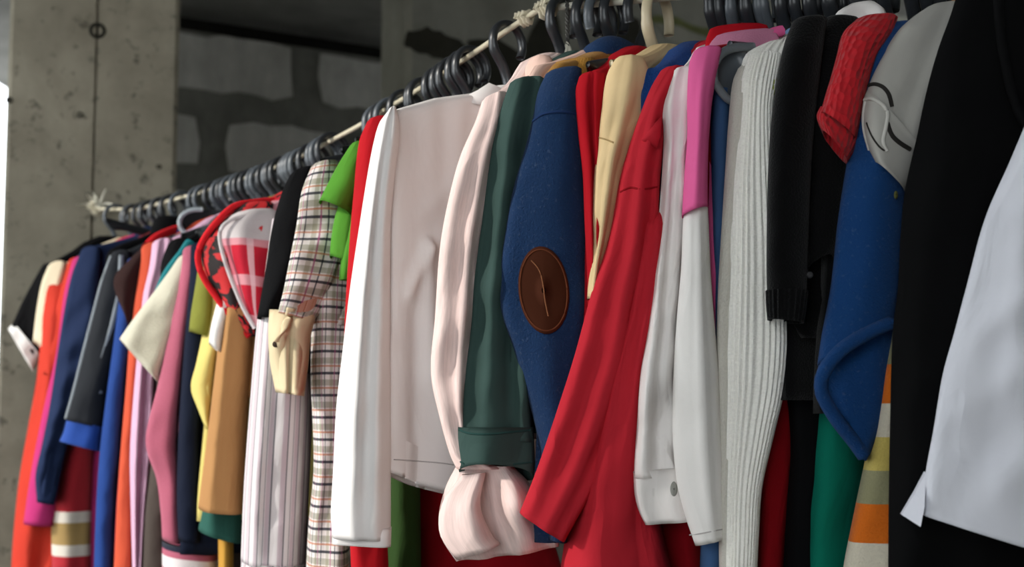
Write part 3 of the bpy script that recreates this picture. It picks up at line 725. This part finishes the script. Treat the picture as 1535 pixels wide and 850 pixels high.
# garments seen only below the white blouse
gm = K('moss_green_jersey', '324a24')
g = G('long_skirt', 'moss green garment glimpsed below the white blouse hem', 'garment', 540, 260, gm, 'moss green garment', hem=1000, hw=.18, body=False)
tube(g, 'body', [(584,560,630,560),(582,720,630,720),(580,880,632,880)], d=.08, dY=.12, fold=.01)
dr = K('deep_red_cotton', '8e0d18', wr=.6)
g = G('long_dress', 'deep red dress hanging below the hem of the white blouse', 'dress', 556, 200, dr, 'deep red dress below the white blouse', hem=1000, hw=.18, body=False)
tube(g, 'body', [(618,420,730,420),(618,600,760,600),(618,720,800,720),(617,880,850,880),(617,960,860,960)], d=.05, dY=.22, fold=.014, ridge=[(-.5,.012,.2),(.2,.014,.25)])
# -- white blouse
whb = K('white_blouse_cotton', 'ece7e5', 'crisp', wr=.22, var=.02)
g = G('blouse', 'plain white long-sleeved blouse showing its whole front in mid-line', 'blouse', 577, 172, whb, 'white long-sleeved blouse', hem=706, hw=.25, nw=.03, res=3, creases=[(.215,-.25,.18,-.185,.012,.010),(.18,-.185,.176,-.36,.012,.012),(.20,-.28,.20,-.5,-.008,.014),(.03,-.01,.19,-.14,.004,.014),(.0,-.03,.15,-.17,.004,.016),(.17,-.35,.10,-.55,.004,.02)], t=.02, flare=.0, dip=.05, fold=.009, hang='black', wide=.3, neck=.095)
SL = tube(g, 'sleeve', [(581,168,594,164),(569,184,598,182),(561,210,598,210),(552,255,592,260),(540,330,586,335),(525,430,585,430),(513,530,585,530),(504,612,586,612),(499,710,586,710),(496,770,586,775),(498,806,586,808)], d=.032, dY=-.0, fold=.007, ridge=[(-.25,.012,.16),(.5,.008,.2)], wr=1.2)
CU = band(g, 'cuff', [(498,788,587,790),(498,815,586,818)], whb, d=.035)
stitch(g, 'hem_stitch', [g.body], [(590,689),(610,690),(635,692),(660,694),(680,697)], .0010, K('white_hem_thread', 'b8b2b0'), parent=g.body)
flap(g, 'collar', [(690,151,.10),(700,143,.10),(716,135,.10),(733,124,.11),(748,130,.11),(768,143,.12),(745,150,.10),(718,156,.09)], whb)
g_white = g
# -- pale pink linen blouse
pkl = K('pale_pink_linen', 'efd5cf', 'linen', wr=.6)
g = G('blouse', 'pale pink linen blouse with gathered bell cuff', 'blouse', 726, 156, pkl, 'pale pink linen blouse', hem=660, hw=.19, t=.02, wide=.3)
SL = tube(g, 'sleeve', [(722,154,760,140),(712,185,756,182),(689,238,742,240),(670,310,730,310),(659,375,720,375),(652,475,712,475),(646,560,706,560),(660,630,704,630),(674,680,716,680),(684,702,756,702)], d=.035, fold=.010, ridge=[(.45,.012,.18)], opening=.03)
tube(g, 'bell_cuff', [(684,698,768,698),(668,730,792,722),(658,770,815,760),(661,805,836,792),(684,842,838,818)], d=.05, fold=.022, wr=1.2, cap=False, opening=.07, det=1.2)
tube(g, 'cuff_fold', [(692,712,728,708),(664,752,720,758),(659,800,738,802),(684,838,750,814)], dY=-.03, d=.03, fold=.008, cap=False, opening=.04)
# -- teal green shirt
tg = K('dark_teal_cotton', '364a46', 'cotton', wr=.7); tgi = K('teal_inside', '26423f')
g = G('shirt', 'dark teal cotton shirt with buttoned cuff beside the pink blouse', 'shirt', 772, 128, tg, 'dark teal shirt', hem=650, hw=.19, t=.02, wide=.3)
SL = tube(g, 'sleeve', [(764,126,816,118),(752,160,814,160),(739,208,810,210),(724,320,800,320),(711,420,790,420),(705,500,790,500),(696,570,794,575),(690,624,797,634),(688,655,799,662)], d=.035, fold=.011, wr=1.3, ridge=[(-.3,.012,.2),(.45,-.012,.2)], opening=.03)
CU = tube(g, 'cuff', [(686,640,800,640),(686,675,801,670),(688,708,802,700),(694,708,800,718)], d=.042, fold=.006, cap=False, taper=False, opening=.06, tilt=.016, wr=1.6)
stitch(g, 'cuff_seam', [CU], ((688,644),(705,650),(735,651),(765,648),(795,645)), .0016, tgi, parent=CU)
stitch(g, 'cuff_seam', [CU], ((690,692),(705,699),(735,700),(765,697),(797,693)), .0014, tgi, parent=CU)
# pieces peeping over the collar line
sal = K('pale_salmon_jersey', 'dbb9ac')
g = G('knitted_top', 'pale salmon top peeping up behind the dark teal shirt', 'top', 796, 106, sal, 'pale salmon top', hang=None, hem=600, hw=.19, t=.02, back=False)
SL = tube(g, 'sleeve', [(792,92,828,90),(787,104,830,106),(790,130,824,130),(794,160,822,160)], d=.03, dY=.07)
mst = K('mustard_rib', 'a97a32', 'knit')
g = G('knitted_top', 'mustard ribbed top peeping up left of the blue fleece collar', 'top', 822, 104, mst, 'mustard ribbed top', hang=None, hem=600, hw=.19, t=.02, back=False)
tube(g, 'shoulder', [(822,100,892,88),(814,108,890,104),(816,150,884,150)], d=.03, dY=.06)









# -- blue fleece with elbow patch
fl = K('blue_fleece', '183256', 'fleece'); lea = K('brown_suede', '3f1e10', 'cotton', var=.12)
g = G('fleece_sweater', 'blue fleece sweater with brown oval elbow patch', 'sweater', 822, 122, fl, 'blue fleece with elbow patch', hem=812, hw=.19, t=.03, wide=.3)
SL = tube(g, 'sleeve', [(818,112,872,104),(806,140,872,140),(798,180,874,180),(785,230,876,230),(770,280,878,280),(757,350,880,350),(749,420,880,420),(752,470,880,470),(769,520,874,520),(785,575,866,575),(800,630,862,630),(812,690,860,690),(818,750,856,750),(822,806,850,812)], d=.035, fold=.004, wr=.5)
EP = patch_on(g, 'elbow_patch', [SL], 815, 435, 38, 66, -.10, lea, label='brown oval elbow patch')
for kk in (.93,):
    ring = [(815 + 38*kk*math.cos(a)*math.cos(-.1) - 66*kk*math.sin(a)*math.sin(-.1), 435 + 38*kk*math.cos(a)*math.sin(-.1) + 66*kk*math.sin(a)*math.cos(-.1)) for a in [2*math.pi*t/24 for t in range(25)]]
    stitch(g, 'patch_stitching', [EP], ring, .0011, K('patch_thread', '5e3320'), k=3, parent=EP)
stitch(g, 'patch_crease', [EP], [(796,390),(808,404),(814,425),(817,450),(822,474)], .0010, K('patch_thread_dark', '7d5238'), parent=EP)
collar(g, fl, h=.018, w=.05)
stitch(g, 'shoulder_seam', [SL], ((799,182),(812,172),(830,168),(850,168),(870,172)), .0022, K('fleece_seam', '1d3157'), parent=SL)
# -- dark red pullover
dr2 = K('dark_red_jersey', 'a5121e', wr=.3)
g = G('pullover', 'dark red pullover squeezed between blue fleece and cream tee', 'sweater', 878, 118, dr2, 'dark red pullover', hang=None, hem=700, hw=.19, t=.02)
SL = tube(g, 'sleeve', [(868,116,908,112),(862,140,910,140),(866,200,908,200),(873,260,908,260),(876,330,906,330),(880,420,905,420),(882,520,905,520)], d=.03, fold=.008, ridge=[(0,-.014,.12)])
# -- cream tee
crt = K('cream_jersey', 'd9bf92', wr=.5)
g = G('tee_shirt', 'cream long-sleeved tee with drooping shoulder next to the red pullover', 'shirt', 926, 98, crt, 'cream tee', hang=None, hem=700, hw=.19, t=.02)
SL = tube(g, 'sleeve', [(922,90,966,89),(910,112,974,110),(902,160,970,160),(896,210,952,210),(890,270,934,270),(886,340,920,340),(883,400,905,400),(880,450,895,450)], d=.03, fold=.009, ridge=[(.1,.010,.2)])
stitch(g, 'shoulder_seam', [SL], ((897,206),(908,209),(920,214)), .0012, K('cream_seam', 'a58c62'), parent=SL)
# -- royal blue collar
rb = K('royal_blue_plush', '133f80', 'fleece')
g = G('plush_top', 'royal blue plush top seen at the collar right of the cream tee', 'top', 968, 116, rb, 'royal blue plush top', hang=None, hem=700, hw=.19, t=.02, back=False)
tube(g, 'shoulder', [(958,108,1028,104),(944,116,1026,116),(948,128,1016,134),(956,150,1000,170),(962,200,985,220)], d=.03, dY=.01)
# -- red long shirt
rs = K('red_twill', 'b92733', wr=.8, var=.02); rsi = K('red_twill_seam', '8e121a')
g = G('long_shirt', 'bright red long-sleeved shirt swinging left over the blue fleece', 'shirt', 996, 122, rs, 'bright red shirt', hang=None, hem=1000, hw=.19, t=.02, body=False)
tube(g, 'body', [(956,300,1010,300),(938,450,1000,450),(908,560,985,560),(880,660,985,660),(852,780,990,780),(838,870,1010,870),(830,960,1020,960)], d=.1, dY=.075, fold=.008, ridge=[(-.55,.012,.2),(.25,.010,.2)])
SL = tube(g, 'sleeve', [(990,108,1030,104),(976,132,1022,130),(960,172,1002,174),(945,215,996,218),(931,262,990,268),(912,360,984,366),(889,430,976,440),(862,530,960,542),(836,612,936,628),(806,700,896,722),(779,768,846,812)], d=.034, fold=.005, wr=.8, ridge=[(.12,.013,.16),(-.75,.004,.2),(.62,-.008,.16)])
stitch(g, 'shoulder_seam', [SL], ((930,288),(945,281),(962,284),(985,280)), .0014, rsi, parent=SL)
c_ = [P(x, y, g.Y - .043) for x, y in ((992,174),(990,200),(984,220),(966,212),(961,210),(974,192))]
cc = sum(c_, Vector()) / 6
mesh('folded_flap', c_ + [p + Vector((.002, .016, 0)) for p in c_] + [cc - Vector((0, .006, 0))], [(i, (i+1) % 6, 12) for i in range(6)] + [(i, 6+i, 6+(i+1) % 6, (i+1) % 6) for i in range(6)], rs, g.root)
# -- red skirt below the white cuff
g = G('long_skirt', 'deep red long skirt hanging below the white cuffed sleeve', 'skirt', 1004, 180, dr, 'deep red skirt', hem=1000, hw=.18, body=False)
tube(g, 'body', [(940,500,1040,500),(926,640,1060,640),(920,740,1066,740),(918,880,1070,880),(916,960,1072,960)], d=.05, dY=.12, fold=.014, ridge=[(-.3,.012,.2),(.5,.012,.2)])
# -- white shirt with cuff
wsh = K('white_shirting', 'e8e3e0', 'crisp', wr=1.1, var=.03); btn = K('button_grey', '8b8b85')
g = G('shirt', 'white crumpled shirt with buttoned cuff left of the pink top', 'shirt', 1012, 116, wsh, 'white cuffed shirt', hem=700, hw=.19, t=.02)
SL = tube(g, 'sleeve', [(1004,110,1044,104),(992,140,1044,138),(990,180,1040,180),(994,220,1034,222),(990,290,1030,290),(985,350,1026,350),(978,420,1020,424),(971,490,1016,494),(960,560,1012,560),(955,630,1012,632),(951,690,1016,692),(950,716,1020,714)], d=.027, dY=-.008, fold=.011, wr=2.2, ridge=[(.1,-.008,.2),(-.5,.007,.2)], opening=.03)
CU = tube(g, 'cuff', [(949,706,1022,700),(951,740,1026,735),(957,765,1030,760),(967,786,1036,780)], d=.031, dY=-.008, fold=.006, wr=1.6, cap=False, taper=False)
button(g, 'button', [CU], 1010, 733, .0075, btn, sx=.6, sy=1.25, label='grey cuff button', parent=CU)
stitch(g, 'cuff_seam', [CU], ((950,708),(966,705),(985,703),(1005,701),(1019,700)), .0011, K('white_seam', 'aaa4a2'), parent=CU)
# -- dark red garment behind pink collar
g = G('knitted_top', 'dark red top rising behind the pink top near the hanger hooks', 'top', 1052, 78, dr2, 'dark red top behind pink', hem=600, hw=.2, t=.02, back=False, body=True)
tube(g, 'neckline', [(1064,44,1150,38),(1058,60,1156,54),(1056,90,1154,84)], d=.02, dY=.10, fold=.003)
# -- pink top with white undersleeve
pk = K('candy_pink_jersey', 'e8669f', wr=.4); wj = K('white_jersey', 'e8e4e0', wr=.5, var=.02); pkm = K('sheer_pink', 'bd7b96', 'mesh')
g = G('layered_top', 'candy pink top with long white undersleeve', 'top', 1050, 80, pk, 'pink layered top', hem=700, hw=.2, t=.02)
US = tube(g, 'undersleeve', [(1030,290,1060,290),(1024,330,1062,326),(1021,400,1065,400),(1015,470,1070,470),(1010,550,1077,550),(1008,640,1083,640),(1014,720,1087,720),(1026,770,1088,768),(1042,817,1088,806)], wj, d=.026, dY=-.028, fold=.005, ridge=[(.3,.007,.14)], label='white undersleeve')
SL = tube(g, 'sleeve', [(1040,78,1082,74),(1033,96,1078,94),(1030,150,1068,150),(1030,205,1063,205),(1026,260,1061,260),(1022,326,1061,312)], d=.03, dY=-.03, fold=.006, ridge=[(.1,.006,.2)])
tube(g, 'yoke', [(1074,54,1160,44),(1064,66,1168,58),(1062,80,1160,80)], pkm, d=.02, dY=.08, fold=.003, label='sheer pink yoke')
cord(g, 'neckband', [(1122,66,.085),(1140,58,.085),(1158,50,.085),(1172,46,.09)], .008, pk, 0)
stitch(g, 'hem_stitch', [US], ((1034,802),(1050,800),(1070,796),(1086,793)), .0009, K('jersey_stitch', 'b3adaa'), parent=US)
# -- steel blue garment on thick hanger
sb = K('steel_blue_jersey', '38547a', wr=.3)
g = G('long_dress', 'steel blue long garment between pink top and white ribbed sweater', 'dress', 1084, 92, sb, 'steel blue garment', hem=1000, hw=.19, body=False, hang=None)
tube(g, 'body', [(1070,100,1110,98),(1064,140,1102,140),(1062,220,1098,220),(1064,330,1094,330),(1066,420,1092,420),(1064,530,1096,530),(1058,640,1094,640),(1052,760,1090,760),(1048,880,1088,880),(1046,960,1088,960)], d=.06, dY=.045, fold=.005)
tube(g, 'collar', [(1178,46,1202,42),(1172,56,1200,56),(1172,72,1198,72)], K('light_blue_jersey', '7d9cc0'), d=.015, dY=.12, fold=.002, label='light blue collar edge')
t_ = hanger(g.H, g.u, .165, .118, 'wide-shouldered dark hanger with bare rounded end above the steel blue garment', M_hang_g)
# broad moulded end of that hanger, bare of cloth
rings = []
for k, (x0, y0, x1, y1, b_) in enumerate(((1120,70,1126,98,.006),(1098,70,1112,112,.012),(1082,74,1100,128,.017),(1074,84,1098,142,.018),(1069,100,1092,148,.016),(1072,120,1086,146,.010))):
    Lp, Rp = P(x0, y0, g.Y - .012 + .012 * (5 - k) / 5), P(x1, y1, g.Y - .012 + .012 * (5 - k) / 5); c = (Lp + Rp) / 2; h = (Rp - Lp) / 2
    D = Vector((.75, .66, 0)); rings.append([c + h * math.cos(2*math.pi*j/20) + D * b_ * .8 * math.sin(2*math.pi*j/20) for j in range(20)])
off = Vector(t_.location); LOC[t_.name] = off
loft('shoulder_end', rings, M_hang_g, t_)
sweep('end_rim', spline([P(x, y, g.Y - .034 + e) for x, y, e in ((1130,70,.03),(1100,72,.015),(1080,82,.004),(1071,102,0),(1074,126,0),(1088,146,.006),(1098,152,.012))], 5), .0045, plastic('hanger_rim_grey', '6a6f74', .35), t_, 8, flat=(1, 1.3))
# -- grey-white knit
gw = K('grey_white_knit', 'cbc7bd', 'knit')
g = G('cardigan', 'greyish white knitted cardigan behind the white ribbed sweater', 'sweater', 1112, 110, gw, 'greyish white cardigan', hem=470, hw=.19, t=.02, back=False)
SL = tube(g, 'sleeve', [(1106,104,1140,100),(1098,124,1140,122),(1092,180,1130,180),(1087,255,1122,255),(1081,350,1114,350),(1076,440,1110,440),(1074,530,1106,530),(1076,650,1104,650),(1078,870,1106,870)], d=.03, dY=-.012, fold=.005)
# -- white ribbed sweater
wr_ = K('white_rib_knit', 'fbf9f2', 'knit'); lime = K('lime_label', 'b7c25a')
g = G('ribbed_sweater', 'thick white rib-knit sweater with long sleeve in front of the cardigan', 'sweater', 1130, 92, wr_, 'white rib-knit sweater', hem=470, hw=.2, t=.025)
tube(g, 'shoulder', [(1140,72,1196,62),(1120,84,1198,78),(1112,110,1186,106),(1110,145,1176,146),(1114,180,1166,190)], d=.05, dY=.02, n=168, rib=26, ribamp=.0022, fold=.003, wr=.3, label='ribbed shoulder')
SL = tube(g, 'sleeve', [(1124,84,1172,84),(1113,120,1166,126),(1111,160,1160,166),(1106,220,1162,222),(1100,280,1168,282),(1096,380,1176,380),(1092,480,1180,480),(1090,530,1180,530),(1090,590,1173,590),(1089,650,1159,650),(1088,730,1141,730),(1087,800,1136,800),(1086,880,1132,880)], d=.032, dY=-.01, n=216, rib=30, ribamp=.0017, fold=.003, wr=.4)
cord(g, 'label', [(1163,116,.0),(1158,124,-.01),(1158,134,-.01),(1162,142,-.005)], .003, lime, -.02, label='lime green label')
# long dresses seen low
g = G('long_dress', 'deep red dress seen low right of the white ribbed sweater', 'dress', 1168, 160, dr, 'deep red dress by the ribbed sweater', hem=1000, hw=.17, body=False)
tube(g, 'body', [(1140,420,1196,420),(1140,560,1197,560),(1136,660,1192,660),(1132,760,1184,760),(1128,880,1174,880),(1126,960,1172,960)], d=.06, dY=.06, fold=.005)
# -- black pullover
bk1 = K('black_fine_knit', '060607', 'knit'); bk2 = K('black_wool', '070708', 'knit')
g = G('pullover', 'black pullover with ribbed cuff over the white ribbed sweater', 'sweater', 1184, 62, bk1, 'black pullover with ribbed cuff', hem=600, hw=.2, t=.025)
SL = tube(g, 'sleeve', [(1188,34,1240,28),(1176,66,1236,60),(1166,110,1230,110),(1156,180,1222,180),(1151,260,1216,260),(1149,360,1212,360),(1149,420,1210,420),(1150,446,1210,446)], d=.035, dY=-.045, fold=.005)
CU = tube(g, 'cuff', [(1149,436,1211,436),(1150,460,1208,462),(1152,480,1204,484)], d=.034, dY=-.045, n=96, rib=20, ribamp=.0015, cap=False, taper=False, fold=.002)
g = G('long_dress', 'long black dress seen low between deep red and green garments', 'dress', 1200, 120, black, 'long black dress', hem=1000, hw=.17, body=False)
tube(g, 'body', [(1168,420,1250,420),(1172,560,1250,560),(1184,660,1240,660),(1178,760,1236,760),(1172,880,1230,880),(1170,960,1230,960)], d=.06, dY=.055, fold=.006)
# -- green garment
teal = K('emerald_cotton', '0a705c', wr=.6)
g = G('long_skirt', 'emerald green long skirt below the bright blue fleece', 'skirt', 1240, 140, teal, 'emerald skirt', hem=1000, hw=.17, body=False)
tube(g, 'body', [(1240,440,1310,440),(1230,560,1308,560),(1218,660,1300,660),(1210,750,1292,750),(1202,880,1286,880),(1198,960,1284,960)], d=.06, dY=.06, fold=.006)
# -- second black sweater
g = G('pullover', 'second black pullover with open cuff under the red knitted sleeve', 'sweater', 1232, 58, bk2, 'second black pullover', hem=620, hw=.2, t=.025)
SL = tube(g, 'sleeve', [(1236,30,1290,30),(1224,70,1288,70),(1215,120,1282,120),(1210,200,1278,200),(1208,290,1272,290),(1207,370,1262,360),(1208,418,1250,392)], d=.03, dY=.0, fold=.005, opening=.1, tilt=.012)
tube(g, 'lower_sleeve', [(1200,400,1262,400),(1190,450,1250,450),(1182,485,1232,490),(1200,508,1226,508)], d=.03, dY=.02, fold=.005)
disc(g, 'button', 1214, 412, .004, K('dark_button', '3a3a3c'), -.055)
# -- white crumpled collar at the top
g = G('blouse', 'white crumpled collar standing up behind the black pullovers', 'blouse', 1238, 60, wsh, 'white crumpled-collar blouse', hem=330, hw=.2, t=.015, back=False)
tube(g, 'collar', [(1270,10,1312,4),(1256,18,1326,16),(1250,28,1330,30),(1254,46,1326,50)], d=.02, dY=.09, fold=.014, wr=2)
# -- red chunky knit
rk = K('red_chunky_knit', 'b8222a', 'chunky')
g = G('chunky_sweater', 'red chunky-knit sweater with short rolled sleeve', 'sweater', 1274, 50, rk, 'red chunky-knit sweater', hem=430, hw=.2, t=.025)
SL = tube(g, 'sleeve', [(1284,30,1346,26),(1264,50,1338,52),(1254,85,1316,88),(1245,118,1302,128),(1236,148,1292,172),(1230,170,1284,212)], d=.036, dY=-.05, fold=.003, n=48)
tube(g, 'rolled_cuff', [(1230,160,1286,204),(1224,176,1280,228),(1233,198,1270,244)], d=.042, dY=-.05, fold=.003, cap=False, n=48, opening=.05)
# -- bright blue fleece
bf = K('bright_blue_fleece', '143d70', 'fleece'); oli = K('olive_tag', '4f512c')
g = G('fleece_sweater', 'bright blue fleece sweater with turned-up sleeve end below grey tee', 'sweater', 1318, 56, bf, 'bright blue fleece', hem=600, hw=.2, t=.03)
SL = tube(g, 'sleeve', [(1316,44,1372,36),(1302,66,1376,66),(1296,120,1374,120),(1282,180,1368,180),(1270,240,1362,240),(1256,329,1356,329),(1245,430,1350,420),(1232,500,1344,466),(1225,548,1340,486)], d=.034, dY=-.03, fold=.004, wr=.5, opening=.04)
tube(g, 'turned_up_end', [(1229,520,1344,460),(1226,560,1342,500),(1232,598,1338,560),(1258,640,1326,625),(1290,684,1304,682),(1296,690,1299,689)], d=.022, dY=-.012, fold=.004, wr=.5, cap=False)
sweep('rolled_edge', spline([P(x, y, g.Y - .058 + e) for x, y, e in ((1340,482,.0),(1300,500,-.006),(1262,524,-.008),(1236,556,-.004),(1232,588,.006),(1252,626,.014),(1280,662,.02),(1297,686,.024))], 6), [.004] + [.0085] * 41 + [.004], bf, g.root, 10)
disc(g, 'tag', 1343, 292, .004, oli, -.07, .003, sx=.6, sy=1.2, label='olive tag')
# -- striped knit
sk = [K('olive_knit', '8a8560', 'knit'), K('orange_knit', 'd0691c', 'knit'), K('off_white_knit', 'cfc7b4', 'knit'), K('pale_yellow_knit', 'c2ae5e', 'knit'), K('grey_olive_knit', '8d8a6a', 'knit')]
g = G('striped_knit', 'striped knit in orange, white, yellow and olive beside the black coat', 'sweater', 1350, 110, sk[0], 'striped knit', hem=1000, hw=.18, body=False)
tube(g, 'body', [(1344,400,1376,400),(1338,486,1374,486),(1319,572,1374,572),(1302,663,1374,663),(1284,749,1374,749),(1264,850,1374,850),(1252,940,1374,940)], d=.05, dY=-.0, fold=.004, bands=[(0,0),(548,1),(601,2),(650,3),(701,4),(751,1),(807,2),(848,0)], bmats=sk)
# -- grey tee
gt = K('light_grey_jersey', 'a8a6a0', wr=.5); st_ = K('dark_flatlock_thread', '2c2a28'); org = K('orange_label', 'b5722e'); gth = K('grey_jersey_edge', 'bdbbb5')
g = G('tee_shirt', 'light grey tee with dark flatlock stitching next to the black coat', 'shirt', 1364, 44, gt, 'grey flatlock tee', hem=620, hw=.2, t=.025, back=False)
SL = tube(g, 'sleeve', [(1388,14,1440,6),(1366,30,1442,22),(1343,54,1436,70),(1324,84,1420,120),(1308,116,1398,176),(1299,140,1380,230),(1296,150,1376,244)], d=.036, dY=-.03, fold=.006, wr=1.2, opening=.012, ridge=[(.3,-.006,.25)])
SH = tube(g, 'sleeve_hem', [(1299,138,1382,226),(1294,150,1374,250),(1291,178,1366,272),(1296,214,1360,284),(1310,246,1356,288)], gt, d=.041, dY=-.03, fold=.002, cap=False, taper=False, opening=.05)
stitch(g, 'flatlock_seam', [SL, SH], [(1303,128),(1312,126),(1324,131),(1333,143),(1337,160)], .0026, st_, parent=SL)
stitch(g, 'flatlock_seam', [SL, SH], [(1330,184),(1336,202),(1348,214),(1364,224)], .0030, st_, parent=SL)
stitch(g, 'sleeve_edge', [SL, SH], [(1296,150),(1306,148),(1322,156),(1331,170),(1328,192),(1324,212),(1330,226)], .0024, gth, off=.001, parent=SL)
stitch(g, 'flatlock_seam', [SL, SH], [(1299,184),(1307,204),(1318,220),(1326,226)], .0012, st_, parent=SL)
stitch(g, 'sleeve_edge', [SL, SH], [(1297,152),(1294,176),(1297,204),(1311,246),(1330,268),(1350,284)], .0020, gth, parent=SL)
cord(g, 'label', [(1408,14,.01),(1420,12,.01),(1432,4,.015)], .005, org, -.03, label='orange label')
# -- black coat
bc = K('black_coat_wool', '070708', wr=.4); bc2 = K('black_coat_lapel', '09090a')
g = G('coat', 'long black coat between grey tee and the white blouse', 'coat', 1432, 16, bc, 'long black coat', hem=1000, hw=.21, t=.03)
SL = tube(g, 'sleeve', [(1440,-30,1560,-50),(1426,20,1570,10),(1405,78,1570,78),(1388,140,1570,140),(1375,202,1560,202),(1357,283,1550,283),(1350,350,1545,350),(1346,430,1540,430),(1338,500,1540,500),(1334,640,1540,640),(1332,760,1540,760),(1331,900,1540,900)], d=.03, dY=-.05, fold=.006)
cord(g, 'lapel_edge', [(1496,-20,0),(1498,30,0),(1506,90,0),(1520,150,0),(1545,200,0)], .006, bc2, -.084)
# -- near white blouse
wn = K('bright_white_cotton', 'd3d4dc', 'crisp', wr=.55, var=.02)
g = G('blouse', 'white blouse with slit hem, nearest garment at the right edge', 'blouse', 1560, -20, wn, 'white blouse at the right edge', hem=620, hw=.2, body=False)
tube(g, 'body', [(1580,60,1700,60),(1548,160,1740,150),(1514,243,1750,243),(1478,324,1755,324),(1450,425,1760,430),(1430,500,1765,510),(1413,562,1770,590),(1400,640,1775,700),(1388,705,1780,800),(1380,768,1790,884)], d=.06, dY=-.09, fold=.010, wr=1.6, opening=.06, n=56, ridge=[(-.55,-.006,.2)])
c_ = [P(x, y, g.Y - .1 + e) for x, y, e in ((1388,708,0),(1372,738,.006),(1352,772,.012),(1380,790,-.012),(1386,760,-.02))]
V = c_ + [p + Vector((.004, .02, 0)) for p in c_]
mesh('slit_flap', V, [(0,1,2,3,4), (9,8,7,6,5)] + [(i, 5+i, 5+(i+1) % 5, (i+1) % 5) for i in range(5)], wn, g.root, smooth=False)
collar(g, wn)

# ---------------------------------------------------------------- further hangers on the rope whose garments are hidden
def spare(px_hook, Lb, label, mat=M_hang, flip=1, yaw=0, hs=1.0, drop=.13, wide=.6, hr=1.0, kt=15):
    lo, hi = 0, LA + LB
    for _ in range(40):
        mid = (lo + hi) / 2
        if proj(rail(mid))[0] < px_hook: lo = mid
        else: hi = mid
    u = udir(lo); c, s = math.cos(yaw), math.sin(yaw); u = Vector((u.x * c - u.y * s, u.x * s + u.y * c, 0))
    return hanger(rail(lo), u, Lb, drop, label, mat, wide, flip, hs, hr, kt)
spare(660, .17, 'black hook fourth from the left end of the row above the white blouse', yaw=.1)
spare(636, .17, 'black hook third from the left end of the row above the white blouse', yaw=.15)
spare(608, .17, 'black hook second from the left end of the row above the white blouse', yaw=.05)
spare(580, .16, 'black hook first from the left in the row above the white blouse', yaw=.0)
spare(900, .16, 'black plastic hanger with tall hook behind the blue fleece collar', M_hang_g, flip=-1, hs=1.0, hr=1.1)
spare(986, .16, 'cream plastic hanger behind the cream tee', M_hang_c, flip=1, hs=1.12, hr=1.25, kt=14)
spare(955, .16, 'black plastic hanger left of the cream hanger', flip=-1)
spare(1100, .16, 'black plastic hanger above the dark red neckline', M_hang_g, yaw=.2)
spare(1150, .16, 'grey plastic hanger above the pink neckband', M_hang_g, yaw=-.1)
spare(1175, .16, 'black plastic hanger above the white ribbed shoulder', yaw=.15)
spare(1218, .16, 'black plastic hanger above the black pullover', yaw=.1)
spare(200, .15, 'first hanger from the column, its hook apart from the rest', M_hang_g, drop=.14)
for i, x in enumerate((228, 242, 258, 312, 336, 352, 372, 398, 420, 446, 470)):
    spare(x, .15, ['dark plastic hanger above the navy jacket', 'dark plastic hanger above the high black collar', 'dark plastic hanger above the grey-piped jacket', 'dark plastic hanger above the teal-edged shirt', 'dark plastic hanger above the ivory sleeve', 'dark plastic hanger above the rose sweater', 'dark plastic hanger above the red animal print', 'dark plastic hanger above the red checked blouse', 'dark plastic hanger above the striped shirt', 'dark plastic hanger above the black elbow sleeve', 'dark plastic hanger above the plaid shoulder'][i], M_hang_g if i % 2 else M_hang, yaw=q.uniform(-.15, .15), drop=.14)

# broad moulded end of a bare hanger among the far garments
hb = hanger(rail(solve(276, .11, 1.7)), udir(.8), .14, .14, 'wide dark hanger with pale rounded end left of the red animal-print blouse', M_hang, 1.2)
LOC[hb.name] = Vector(hb.location); YB = rail(solve(276, .11, 1.7)).y - .07; rings = []
for k, (x0, y0, x1, y1, bb) in enumerate(((340,316,344,338,.006),(318,314,322,342,.013),(298,314,304,348,.017),(284,317,294,350,.018),(272,322,286,350,.014),(269,330,276,344,.007))):
    Lp, Rp = P(x0, y0, YB + .01 * (5 - k)), P(x1, y1, YB + .01 * (5 - k)); c = (Lp + Rp) / 2; h = (Rp - Lp) / 2; D = Vector((.75, .66, 0))
    rings.append([c + h * math.cos(2*math.pi*j/20) + D * bb * math.sin(2*math.pi*j/20) for j in range(20)])
loft('shoulder_end', rings, M_hang, hb)
sweep('end_rim', spline([P(x, y, YB - .03) for x, y in ((304,314),(288,315),(274,322),(269,334),(274,346),(286,352))], 5), .0055, plastic('hanger_rim_pale', '9aa3a8', .35), hb, 8)
